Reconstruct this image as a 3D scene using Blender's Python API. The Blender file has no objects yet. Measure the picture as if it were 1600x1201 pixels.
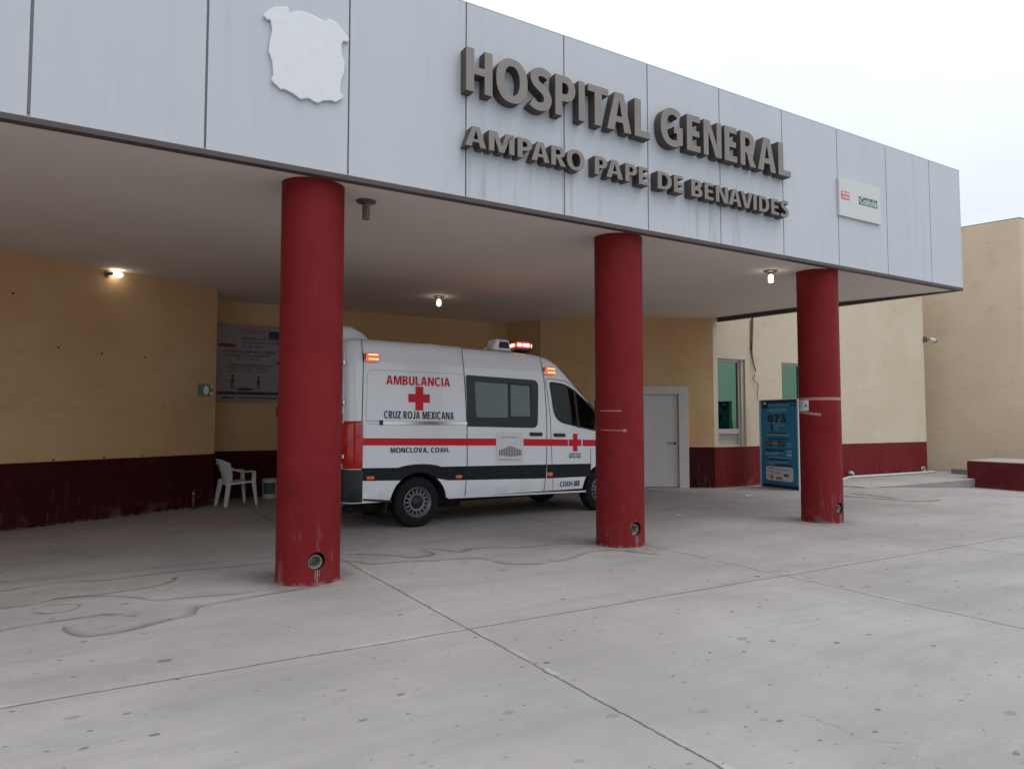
import bpy, bmesh, math, random
from mathutils import Vector, Matrix, noise as mnoise
R = math.radians
rnd = random.Random(7)
SC = bpy.context.scene
COL = SC.collection

# ------------------------------------------------------------------ camera, sky, sun
CAM_H, FPX, YAW, PITCH = 1.46, 1100.0, 0.538, 0.053
cd = bpy.data.cameras.new('camera'); cam = bpy.data.objects.new('camera', cd); COL.objects.link(cam)
cd.sensor_width = 36; cd.lens = 36 * FPX / 1600; cd.clip_start = .05; cd.clip_end = 3000
cam.location = (0, 0, CAM_H); cam.rotation_euler = (math.pi / 2 + PITCH, 0, -YAW)
SC.camera = cam

SUN_EL, SUN_AZ = R(62), R(140)      # azimuth from +Y towards +X
w = bpy.data.worlds.new('World'); SC.world = w; w.use_nodes = True
nt = w.node_tree; bg = nt.nodes['Background']; bg.inputs['Strength'].default_value = .1
sky = nt.nodes.new('ShaderNodeTexSky'); sky.sky_type = 'NISHITA'; sky.sun_disc = False
sky.sun_elevation = SUN_EL; sky.sun_rotation = SUN_AZ; sky.dust_density = 3
tc = nt.nodes.new('ShaderNodeTexCoord'); nz = nt.nodes.new('ShaderNodeTexNoise')
nz.inputs['Scale'].default_value = 2.2; nz.inputs['Detail'].default_value = 5
nt.links.new(tc.outputs['Generated'], nz.inputs['Vector'])
rp = nt.nodes.new('ShaderNodeValToRGB'); nt.links.new(nz.outputs['Fac'], rp.inputs['Fac'])
rp.color_ramp.elements[0].position = .35; rp.color_ramp.elements[0].color = (.86, .94, 1.03, 1)
rp.color_ramp.elements[1].position = .62; rp.color_ramp.elements[1].color = (.965, 1.0, 1.03, 1)
vm = nt.nodes.new('ShaderNodeVectorMath'); vm.operation = 'SCALE'; SKY_Z = 18.2                                     # overcast sky: brightest overhead, a third of that at the horizon
sx = nt.nodes.new('ShaderNodeSeparateXYZ'); nt.links.new(tc.outputs['Generated'], sx.inputs[0])
mr = nt.nodes.new('ShaderNodeMapRange'); nt.links.new(sx.outputs[2], mr.inputs['Value'])
mr.inputs['To Min'].default_value = SKY_Z * .40; mr.inputs['To Max'].default_value = SKY_Z
nt.links.new(mr.outputs[0], vm.inputs['Scale'])
nt.links.new(rp.outputs['Color'], vm.inputs[0])
mx = nt.nodes.new('ShaderNodeMix'); mx.data_type = 'RGBA'; mx.inputs[0].default_value = .93
nt.links.new(sky.outputs[0], mx.inputs[6]); nt.links.new(vm.outputs[0], mx.inputs[7])
nt.links.new(mx.outputs[2], bg.inputs['Color'])
sd = bpy.data.lights.new('sun', 'SUN'); sd.energy = .6; sd.angle = R(25); sd.color = (1, .97, .92)
so = bpy.data.objects.new('sun', sd); COL.objects.link(so)
sdir = Vector((math.sin(SUN_AZ) * math.cos(SUN_EL), math.cos(SUN_AZ) * math.cos(SUN_EL), math.sin(SUN_EL)))
so.rotation_euler = sdir.to_track_quat('Z', 'Y').to_euler(); so.location = (5, -10, 20)
SC.view_settings.view_transform = 'Standard'; SC.view_settings.look = 'None'
SC.view_settings.exposure = 0.0; SC.view_settings.gamma = 1
SC.render.engine = 'CYCLES'
SC.cycles.use_denoising = True; SC.cycles.max_bounces = 10; SC.cycles.diffuse_bounces = 5
SC.cycles.sample_clamp_indirect = 6

# ------------------------------------------------------------------ survey helpers (photo pixel -> point on a real plane)
RC = Matrix(((math.cos(YAW), -math.sin(YAW), 0),
             (-math.sin(YAW) * math.sin(PITCH), -math.cos(YAW) * math.sin(PITCH), math.cos(PITCH)),
             (math.sin(YAW) * math.cos(PITCH), math.cos(YAW) * math.cos(PITCH), math.sin(PITCH))))
CP = Vector((0, 0, CAM_H))
def ray(x, y): return RC.transposed() @ Vector(((x - 800) / FPX, (600.5 - y) / FPX, 1))
def on(x, y, p0, n):
    d = ray(x, y); n = Vector(n); return CP + d * ((Vector(p0) - CP).dot(n) / d.dot(n))
def onz(x, y, z=0): return on(x, y, (0, 0, z), (0, 0, 1))
def ony(x, y, Y): return on(x, y, (0, Y, 0), (0, 1, 0))

# ------------------------------------------------------------------ object helpers
def tag(o, label=None, cat=None, group=None, kind=None):
    if label: o['label'] = label
    if cat: o['category'] = cat
    if group: o['group'] = group
    if kind: o['kind'] = kind
    return o
def thing(name, label, cat, loc, rz=0, group=None):
    o = bpy.data.objects.new(name, None); COL.objects.link(o); o.empty_display_size = .2
    o.location = loc; o.rotation_euler = (0, 0, rz)
    return tag(o, label, cat, group)
def root_of(o):
    while o.parent: o = o.parent
    return o

class MB:
    """collects shapes, then links them as ONE mesh object"""
    def __init__(s): s.v = []; s.f = []; s.m = []; s.mi = 0
    def add(s, vs, fs):
        b = len(s.v); s.v += [tuple(p) for p in vs]
        for f in fs: s.f.append([i + b for i in f]); s.m.append(s.mi)
        return s
    def box(s, c, d, rz=0, M=None):
        x, y, z = d[0] / 2, d[1] / 2, d[2] / 2
        vs = [Vector((i * x, j * y, k * z)) for k in (-1, 1) for j in (-1, 1) for i in (-1, 1)]
        m = Matrix.Translation(c) @ Matrix.Rotation(rz, 4, 'Z') @ (M or Matrix())
        return s.add([m @ p for p in vs], [(0, 2, 3, 1), (4, 5, 7, 6), (0, 1, 5, 4), (2, 6, 7, 3), (0, 4, 6, 2), (1, 3, 7, 5)])
    def prism(s, poly, fn, d0, d1):
        n = len(poly)
        vs = [fn(p[0], p[1], d0) for p in poly] + [fn(p[0], p[1], d1) for p in poly]
        return s.add(vs, [list(range(n))[::-1], list(range(n, 2 * n))] + [(i, (i + 1) % n, (i + 1) % n + n, i + n) for i in range(n)])
    def loft(s, rings, closed=True, caps=True):
        n = len(rings[0]); vs = [p for r in rings for p in r]; fs = []
        for k in range(len(rings) - 1):
            for i in range(n if closed else n - 1):
                j = (i + 1) % n; fs.append((k * n + i, k * n + j, (k + 1) * n + j, (k + 1) * n + i))
        if caps: fs += [list(range(n))[::-1], list(range((len(rings) - 1) * n, len(rings) * n))]
        return s.add(vs, fs)
    def tube(s, path, r, n=10, caps=True, flat=1.0):
        path = [Vector(p) for p in path]; rings = []; up = Vector((0, 0, 1))
        for i, p in enumerate(path):
            t = (path[min(i + 1, len(path) - 1)] - path[max(i - 1, 0)]).normalized()
            a = t.cross(up); a = Vector((1, 0, 0)) if a.length < 1e-3 else a.normalized(); b = a.cross(t)
            rr = r[i] if isinstance(r, (list, tuple)) else r
            rings.append([p + a * math.cos(q) * rr + b * math.sin(q) * rr * flat for q in [2 * math.pi * k / n for k in range(n)]])
        return s.loft(rings, caps=caps)
    def lathe(s, prof, o, ax=(0, 0, 1), n=32, caps=False):
        ax = Vector(ax).normalized(); a = ax.orthogonal().normalized(); b = ax.cross(a); o = Vector(o)
        return s.loft([[o + ax * h + (a * math.cos(q) + b * math.sin(q)) * r for q in [2 * math.pi * k / n for k in range(n)]] for r, h in prof], caps=caps)
    def build(s, name, mat, parent=None, world=False, smooth=None, bevel=0, bseg=2):
        me = bpy.data.meshes.new(name); o = bpy.data.objects.new(name, me); COL.objects.link(o)
        off = Vector((0, 0, 0))
        if parent is None:
            mn = [min(p[i] for p in s.v) for i in range(3)]; mxx = [max(p[i] for p in s.v) for i in range(3)]
            off = Vector(((mn[0] + mxx[0]) / 2, (mn[1] + mxx[1]) / 2, mn[2])); o.location = off
        else:
            o.parent = parent
            if world: off = root_of(parent).location
        me.from_pydata([Vector(p) - off for p in s.v], [], s.f)
        for m in (mat if isinstance(mat, (list, tuple)) else [mat]): me.materials.append(m)
        for p, mi in zip(me.polygons, s.m): p.material_index = mi
        bm = bmesh.new(); bm.from_mesh(me); bmesh.ops.recalc_face_normals(bm, faces=bm.faces); bm.to_mesh(me); bm.free()
        if smooth is not None:
            for p in me.polygons: p.use_smooth = True
            me.set_sharp_from_angle(angle=R(smooth))
        if bevel:
            md = o.modifiers.new('bevel', 'BEVEL'); md.width = bevel; md.segments = bseg; md.limit_method = 'ANGLE'; md.angle_limit = R(35)
            md.harden_normals = False
        return o
def cut(o, cutter):
    """boolean difference, applied"""
    md = o.modifiers.new('cut', 'BOOLEAN'); md.object = cutter; md.operation = 'DIFFERENCE'; md.solver = 'EXACT'
    try: md.material_mode = 'TRANSFER'
    except Exception: pass
    dg = bpy.context.evaluated_depsgraph_get(); dg.update()
    me = bpy.data.meshes.new_from_object(o.evaluated_get(dg)); o.modifiers.remove(md)
    o.data = me; bpy.data.objects.remove(cutter)
def arc(cx, cy, rx, ry, a0, a1, n=14, p=2.25):
    """superellipse arc, degrees"""
    out = []
    for k in range(n + 1):
        a = R(a0 + (a1 - a0) * k / n); c, q = math.cos(a), math.sin(a)
        out.append((cx + rx * math.copysign(abs(c) ** (2 / p), c), cy + ry * math.copysign(abs(q) ** (2 / p), q)))
    return out
def crom(P, m=6):
    out = []
    for k in range(len(P) - 1):
        a, b, c, d = [Vector(P[min(max(k + i, 0), len(P) - 1)]) for i in (-1, 0, 1, 2)]
        for q in range(m):
            t = q / m; out.append(.5 * ((2 * b) + (c - a) * t + (2 * a - 5 * b + 4 * c - d) * t * t + (3 * b - a - 3 * c + d) * t ** 3))
    return out + [Vector(P[-1])]
def thick(P, t):
    L, Q = [], []
    for k, p in enumerate(P):
        d = (Vector(P[min(k + 1, len(P) - 1)]) - Vector(P[max(k - 1, 0)])).normalized(); n = Vector((-d.y, d.x)) * t / 2
        L.append(tuple(Vector(p) + n)); Q.append(tuple(Vector(p) - n))
    return L + Q[::-1]
def bowl(x0, x1, y0, y1, n=14): return [(x0, y1)] + arc(x1 - (y1 - y0) * .5, (y0 + y1) / 2, (y1 - y0) * .5, (y1 - y0) / 2, 90, -90, n, 2.1) + [(x0, y0)]
def glyph(c, t):
    """outlines (outer and holes) of a bold sans capital, height 1"""
    h = t * .86
    if c == 'I': return [[(0, 0), (t, 0), (t, 1), (0, 1)]], t
    if c == 'H': w = .68; m = .5 + h / 2; return [[(0, 0), (t, 0), (t, m - h), (w - t, m - h), (w - t, 0), (w, 0), (w, 1), (w - t, 1), (w - t, m), (t, m), (t, 1), (0, 1)]], w
    if c == 'L': w = .5; return [[(0, 0), (w, 0), (w, h), (t, h), (t, 1), (0, 1)]], w
    if c == 'E': w = .52; return [[(0, 0), (w, 0), (w, h), (t, h), (t, .5 - h * .45), (w * .92, .5 - h * .45), (w * .92, .5 + h * .5), (t, .5 + h * .5), (t, 1 - h), (w * .98, 1 - h), (w * .98, 1), (0, 1)]], w
    if c == 'T': w = .58; x = (w - t) / 2; return [[(x, 0), (x + t, 0), (x + t, 1 - h), (w, 1 - h), (w, 1), (0, 1), (0, 1 - h), (x, 1 - h)]], w
    if c == 'A':
        w = .72; m = w / 2; k = t * 1.06; y0 = .23; y1 = y0 + h * .88; xl = lambda y: (m - t * .62) * y
        il = lambda y: k + (m - k) * y / (1 - k * .72)
        return [[(0, 0), (k, 0), (il(y0 * .98), y0), (w - il(y0 * .98), y0), (w - k, 0), (w, 0), (m + t * .62, 1), (m - t * .62, 1)], [(il(y1), y1), (w - il(y1), y1), (m, .80)]], w
    if c == 'V': w = .70; m = w / 2; k = t * 1.08; return [[(0, 1), (k, 1), (m, .24), (w - k, 1), (w, 1), (m + t * .6, 0), (m - t * .6, 0)]], w
    if c == 'N': w = .70; return [[(0, 0), (t * .92, 0), (t * .92, .66), (w - t * 1.15, 0), (w, 0), (w, 1), (w - t * .92, 1), (w - t * .92, .34), (t * 1.15, 1), (0, 1)]], w
    if c == 'M': w = .86; m = w / 2; k = t * .9; return [[(0, 0), (k, 0), (k, .70), (m - t * .42, 0), (m + t * .42, 0), (w - k, .70), (w - k, 0), (w, 0), (w, 1), (w - t * 1.35, 1), (m, .34), (t * 1.35, 1), (0, 1)]], w
    if c == 'O' or c == '0':
        w = .80 if c == 'O' else .58; return [arc(w / 2, .5, w / 2, .512, 0, 348, 40), arc(w / 2, .5, w / 2 - t, .512 - h, 0, 348, 40)], w
    if c in 'CG':
        w = .70 if c == 'C' else .76; cx = w * .55; ri, ro = (cx - t, .512 - h), (cx, .512)
        if c == 'C':
            o = arc(cx, .5, ro[0], ro[1], 48, 312, 40); i = arc(cx, .5, ri[0], ri[1], 318, 42, 40); return [o + i], w
        o = arc(cx, .5, ro[0], ro[1], 50, 296, 40); i = arc(cx, .5, ri[0], ri[1], 290, 46, 40)
        return [o + [(w, .09), (w, .54), (w * .60, .54), (w * .60, .54 - h), (w - t, .54 - h), (w - t, .155)] + i], w
    if c == 'U': w = .66; return [[(0, 1)] + arc(w / 2, .36, w / 2, .372, 180, 360, 20) + [(w, 1), (w - t, 1)] + arc(w / 2, .36, w / 2 - t, .372 - h, 360, 180, 20) + [(t, 1)]], w
    if c == 'J': w = .46; return [[(w, 1)] + arc(w / 2, .32, w / 2, .332, 0, -165, 18) + arc(w / 2, .32, w / 2 - t, .332 - h, -160, 0, 18) + [(w - t, 1)]], w
    if c == 'D': w = .70; return [[(0, 1)] + arc(w - .44, .5, .44, .5, 90, -90, 24) + [(0, 0)], [(t, 1 - h)] + arc(w - .44, .5, .44 - t, .5 - h, 90, -90, 24) + [(t, h)]], w
    if c == 'P': w = .60; return [[(0, 0), (t, 0), (t, .37)] + arc(w - .31, .685, .31, .315, -90, 90, 18, 2.1) + [(0, 1)], [(t, .37 + h)] + arc(w - .31, .685, .31 - t, .315 - h, -90, 90, 14, 2.1) + [(t, 1 - h)]], w
    if c == 'R': w = .64; return [[(0, 0), (t, 0), (t, .385), (t * 1.25, .385), (w - t * 1.15, 0), (w + .02, 0), (w - .21, .43)] + arc(w - .33, .71, .30, .29, -52, 90, 16, 2.1) + [(0, 1)], [(t, .385 + h)] + arc(w - .33, .70, .30 - t, .30 - h - .005, -90, 90, 14, 2.1) + [(t, 1 - h)]], w
    if c == 'B': w = .62; return [[(0, 0)] + arc(w - .29, .275, .29, .275, -90, 62, 14, 2.1) + [(w - .13, .53)] + arc(w - .32, .765, .285, .235, -50, 90, 14, 2.1) + [(0, 1)], [(t, h)] + arc(w - .29, .275, .29 - t, .275 - h * .98, -90, 90, 12, 2.1) + [(t, .55 - h)], [(t, .57)] + arc(w - .32, .77, .27 - t, .2 - h * .62, -90, 90, 12, 2.1) + [(t, 1 - h)]], w
    if c == 'S': w = .56; return [thick(crom([(.50, .845), (.40, .90), (.27, .915), (.14, .85), (.115, .735), (.17, .62), (.29, .53), (.40, .44), (.455, .30), (.41, .15), (.28, .085), (.15, .095), (.035, .16)]), t * .96)], w
    if c == 'Z': w = .58; return [[(0, 0), (w, 0), (w, h), (t * 1.35, h), (w, 1 - h * .9), (w, 1), (.02, 1), (.02, 1 - h), (w - t * 1.35, 1 - h), (0, h * .9)]], w
    if c == 'X': w = .68; m = w / 2; k = t * 1.2; return [[(0, 0), (k, 0), (m, .36), (w - k, 0), (w, 0), (m + k * .52, .51), (w - .02, 1), (w - k - .02, 1), (m, .66), (k + .02, 1), (.02, 1), (m - k * .52, .51)]], w
    if c == 'Y': w = .66; m = w / 2; k = t * 1.15; return [[(m - t / 2, 0), (m + t / 2, 0), (m + t / 2, .41), (w, 1), (w - k, 1), (m, .58), (k, 1), (0, 1), (m - t / 2, .41)]], w
    if c == '1': return [[(.16, 0), (.16 + t, 0), (.16 + t, 1), (.19, 1), (0, .80), (.06, .68), (.16, .76)]], .16 + t
    if c == '7': w = .54; return [[(.08, 0), (.08 + t * 1.1, 0), (w, 1 - h), (w, 1), (0, 1), (0, 1 - h), (w - t * 1.15, 1 - h)]], w
    if c == '3': w = .55; return [thick(crom([(.05, .86), (.17, .915), (.31, .91), (.43, .82), (.42, .66), (.32, .56), (.20, .535), (.33, .51), (.45, .40), (.46, .24), (.36, .115), (.2, .085), (.03, .15)]), t * .9)], w
    if c == '8': w = .58; return [arc(w / 2, .27, w / 2, .282, 0, 348, 30)[:0] + [p for p in arc(w / 2, .27, w / 2, .282, 142, 398, 30)] + arc(w / 2, .76, w * .45, .252, -42, 222, 28), arc(w / 2, .275, w / 2 - t, .27 - h * .9, 0, 345, 24), arc(w / 2, .76, w * .45 - t, .235 - h * .85, 0, 345, 24)], w
    if c == '-': return [[(0, .33), (.30, .33), (.30, .33 + h), (0, .33 + h)]], .30
    if c == ',': return [[(0, 0), (0, .19), (t, .19), (t, 0), (t * .4, -.2), (0, -.2), (t * .35, 0)]], t
    if c == '.': return [[(0, 0), (t, 0), (t, .19), (0, .19)]], t
    return None, .32
_tc = {}
def text2d(body, t=.19, track=.10):
    """one line of lettering as a flat mesh, normalised to the unit box; returns verts, faces, aspect"""
    if t < .08: t = .20
    key = (body, t)
    if key in _tc: return _tc[key]
    if any(ch != ' ' and glyph(ch, t)[0] is None for ch in body):      # small print in lower case: Blender's own font
        cu = bpy.data.curves.new('t', 'FONT'); cu.body = body; cu.resolution_u = 2; cu.fill_mode = 'BOTH'
    else:
        cu = bpy.data.curves.new('t', 'CURVE'); cu.dimensions = '2D'; cu.fill_mode = 'BOTH'; x = 0
        for ch in body:
            loops, w = glyph(ch, t) if ch != ' ' else ([], .24)
            for lp in loops or []:
                sp = cu.splines.new('POLY'); sp.points.add(len(lp) - 1); sp.use_cyclic_u = True
                for q, p in zip(sp.points, lp): q.co = (x + p[0], p[1], 0, 1)
            x += w + track
    o = bpy.data.objects.new('t', cu); COL.objects.link(o)
    dg = bpy.context.evaluated_depsgraph_get(); dg.update()
    me = bpy.data.meshes.new_from_object(o.evaluated_get(dg))
    vs = [(p.co.x, p.co.y) for p in me.vertices]; fs = [tuple(p.vertices) for p in me.polygons]
    bpy.data.objects.remove(o); bpy.data.curves.remove(cu); bpy.data.meshes.remove(me)
    x0 = min(p[0] for p in vs); x1 = max(p[0] for p in vs); y0 = min(p[1] for p in vs); y1 = max(p[1] for p in vs)
    _tc[key] = ([((x - x0) / (x1 - x0), (y - y0) / (y1 - y0)) for x, y in vs], fs, (x1 - x0) / (y1 - y0))
    return _tc[key]
def solid2d(mb, vs, fs, fn, d0, d1):
    """extrude a flat mesh between depths d0 and d1 through fn(u, v, d)"""
    bm = bmesh.new(); bv = [bm.verts.new((x, y, 0)) for x, y in vs]
    for f in fs:
        try: bm.faces.new([bv[i] for i in f])
        except ValueError: pass
    bmesh.ops.remove_doubles(bm, verts=bm.verts, dist=1e-5)
    bm.verts.ensure_lookup_table(); bm.verts.index_update(); n = len(bm.verts)
    V = [fn(v.co.x, v.co.y, d0) for v in bm.verts] + [fn(v.co.x, v.co.y, d1) for v in bm.verts]
    F = []
    for f in bm.faces:
        ids = [v.index for v in f.verts]; F.append(ids); F.append([i + n for i in ids][::-1])
    for e in bm.edges:
        if len(e.link_faces) == 1: a, b = e.verts[0].index, e.verts[1].index; F.append((a, b, b + n, a + n))
    bm.free(); mb.add(V, F)
def txt(mb, body, fn, u0, v0, u1, v1, d=0.0, off=0.0, skew=0.0):
    vs, fs, _ = text2d(body, off)
    mb.add([fn(u0 + (u1 - u0) * (x + skew * (y - .5)), v0 + (v1 - v0) * y, d) for x, y in vs], fs)
def rect(mb, fn, u0, v0, u1, v1, d=0.0): mb.add([fn(u0, v0, d), fn(u1, v0, d), fn(u1, v1, d), fn(u0, v1, d)], [(0, 1, 2, 3)])
def rrect(u0, v0, u1, v1, r, n=5):
    out = []
    for cx, cy, a in ((u1 - r, v1 - r, 0), (u0 + r, v1 - r, 90), (u0 + r, v0 + r, 180), (u1 - r, v0 + r, 270)):
        out += [(cx + r * math.cos(R(a + 90 * k / n)), cy + r * math.sin(R(a + 90 * k / n))) for k in range(n + 1)]
    return out
def words_row(mb, fn, u0, u1, v, h, seed, d=0.0):
    """a row of print too small to read: short dashes in word lengths"""
    q = random.Random(seed); u = u0; unit = h * .7
    while u < u1 - unit:
        l = min(unit * q.randint(2, 8), u1 - u); rect(mb, fn, u, v - h * .5, u + l, v + h * q.uniform(.3, .55), d); u += l + unit * .8

# ------------------------------------------------------------------ materials
class NB:
    def __init__(s, m): s.t = m.node_tree; s.n = s.t.nodes; s.l = s.t.links
    def new(s, t, **k):
        n = s.n.new(t)
        for a, b in k.items(): setattr(n, a, b)
        return n
    def val(s, sock, x):
        if isinstance(x, bpy.types.NodeSocket): s.l.new(x, sock)
        else: sock.default_value = x
    def math(s, op, a, b=0.0, c=None, clamp=False):
        n = s.new('ShaderNodeMath', operation=op); n.use_clamp = clamp; s.val(n.inputs[0], a); s.val(n.inputs[1], b)
        if c is not None: s.val(n.inputs[2], c)
        return n.outputs[0]
    def mix(s, f, a, b, blend='MIX'):
        n = s.new('ShaderNodeMix', data_type='RGBA', blend_type=blend); s.val(n.inputs[0], f)
        for k, x in ((6, a), (7, b)): s.val(n.inputs[k], (*x, 1) if isinstance(x, tuple) and len(x) == 3 else x)
        return n.outputs[2]
    def noise(s, scale, detail=4, vec=None, rough=.55, scl=None, dist=0):
        n = s.new('ShaderNodeTexNoise'); n.inputs['Scale'].default_value = scale; n.inputs['Detail'].default_value = detail
        n.inputs['Roughness'].default_value = rough; n.inputs['Distortion'].default_value = dist
        if vec is None: vec = s.pos()
        if scl:
            m = s.new('ShaderNodeMapping'); m.inputs['Scale'].default_value = scl; s.l.new(vec, m.inputs['Vector']); vec = m.outputs[0]
        s.l.new(vec, n.inputs['Vector']); return n.outputs['Fac']
    def pos(s):
        if not hasattr(s, '_p'): s._p = s.new('ShaderNodeNewGeometry').outputs['Position']
        return s._p
    def xyz(s):
        n = s.new('ShaderNodeSeparateXYZ'); s.l.new(s.pos(), n.inputs[0]); return n.outputs
    def step(s, x, a, b):
        n = s.new('ShaderNodeMapRange', interpolation_type='SMOOTHSTEP'); s.val(n.inputs['Value'], x)
        n.inputs['From Min'].default_value = a; n.inputs['From Max'].default_value = b; return n.outputs[0]
    def bump(s, h, strength=.3, dist=.01):
        n = s.new('ShaderNodeBump'); n.inputs['Strength'].default_value = strength; n.inputs['Distance'].default_value = dist
        s.val(n.inputs['Height'], h); s.l.new(n.outputs[0], s.n['Principled BSDF'].inputs['Normal'])
    def out(s, name, x): s.val(s.n['Principled BSDF'].inputs[name], x)
def mat(name, col=(.5, .5, .5), rough=.6, metal=0.0, coat=0.0, vary=0.0, vscale=3, spec=.5, bump=0, bscale=40, emit=None, estr=0):
    m = bpy.data.materials.new(name); m.use_nodes = True; b = NB(m)
    b.out('Base Color', (*col, 1)); b.out('Roughness', rough); b.out('Metallic', metal); b.out('Coat Weight', coat); b.out('Specular IOR Level', spec)
    if vary:
        f = b.noise(vscale, 6)
        b.out('Base Color', b.mix(f, tuple(c * (1 - vary) for c in col), tuple(min(1, c * (1 + vary)) for c in col)))
        b.out('Roughness', b.math('ADD', b.math('MULTIPLY', b.noise(vscale * 2.3), .2), rough - .1))
    if bump: b.bump(b.noise(bscale, 3), bump, .004)
    if emit: b.out('Emission Color', (*emit, 1)); b.out('Emission Strength', estr)
    return m

def m_wall(name, c1, c2, stain=.5):
    m = mat(name, c1, .9, spec=.15); b = NB(m)
    big = b.noise(.7, 6); streak = b.noise(1.6, 8, scl=(1, 1, 1.9), dist=.6, rough=.62); fine = b.noise(24, 4)
    c = b.mix(b.step(big, .35, .7), c1, c2)
    c = b.mix(b.math('MULTIPLY', b.step(streak, .55, .72), stain * .55), c, tuple(x * .62 for x in c1))
    c = b.mix(b.math('MULTIPLY', b.step(b.noise(5, 6), .62, .75), stain * .35), c, tuple(x * .5 for x in c2))
    z = b.xyz()[2]
    run = b.math('MULTIPLY', b.step(b.noise(3.5, 5, scl=(1, 1, .06)), .55, .75), b.step(z, 1.5, 4.5))
    c = b.mix(b.math('MULTIPLY', run, stain * .25), c, tuple(x * .6 for x in c1))
    c = b.mix(b.math('MULTIPLY', fine, .12), c, (.25, .2, .13))
    b.out('Base Color', c); b.bump(b.math('ADD', b.noise(16, 5), b.math('MULTIPLY', b.noise(2.2, 3), 1.2)), .35, .012)
    return m
def m_red(name, c, c2, spec=.13, z0=0.0, scuff=.3):
    """painted masonry with scuffs that gather near the floor"""
    m = mat(name, c, .6, spec=spec); b = NB(m); z = b.math('ADD', b.xyz()[2], z0)
    cc = b.mix(b.step(b.noise(1.3, 5), .35, .7), c, c2)
    sc = b.step(b.noise(11, 9, scl=(1, 1, .16), rough=.75), .54, .68)
    cc = b.mix(b.math('MULTIPLY', b.step(b.noise(2.2, 8, rough=.7), .46, .72), .5), cc, tuple(x * .62 for x in c))
    cc = b.mix(b.math('MULTIPLY', b.step(b.noise(7, 6, scl=(1, 1, .3)), .60, .72), .16), cc, tuple(min(1, x * 1.5 + .004) for x in c2))
    low = b.step(z, 1.0, .05)
    cc = b.mix(b.math('MULTIPLY', sc, b.math('ADD', b.math('MULTIPLY', low, scuff), .025)), cc, (.26, .105, .105))
    cc = b.mix(b.math('MULTIPLY', b.step(b.noise(14, 5), .42, .6), b.math('MULTIPLY', b.step(z, .04, .01), .4)), cc, (.30, .25, .24))
    cc = b.mix(b.math('MULTIPLY', b.step(b.noise(3, 6), .5, .7), b.math('MULTIPLY', b.step(z, .30, 0), .7)), cc, (.15, .095, .095))
    b.out('Base Color', cc); b.out('Roughness', b.math('ADD', b.math('MULTIPLY', b.noise(6, 4), .25), .45))
    b.bump(b.noise(14, 4), .2, .006)
    return m
def m_fascia():
    m = mat('fascia_aluminium', (.6, .63, .67), .42, spec=.4); b = NB(m)
    x, y, z = b.xyz()
    st = b.step(b.noise(9, 6, scl=(1, 1, .05), rough=.65), .5, .78)
    st2 = b.step(b.noise(26, 4, scl=(1, 1, .03)), .52, .75)
    under = b.math('MULTIPLY', b.math('MULTIPLY', b.step(x, 2.9, 3.3), b.step(x, 8.6, 8.0)), b.step(z, 4.8, 4.1))
    amt = b.math('ADD', b.math('MULTIPLY', under, .6), .12)
    c = b.mix(b.noise(.9, 4), (.468, .502, .548), (.515, .545, .588))
    c = b.mix(b.math('MULTIPLY', st, amt), c, (.25, .25, .265)); c = b.mix(b.math('MULTIPLY', st2, b.math('MULTIPLY', amt, .6)), c, (.56, .575, .59))
    b.out('Base Color', c); b.out('Roughness', b.math('ADD', b.math('MULTIPLY', st, .2), .35))
    return m
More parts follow.
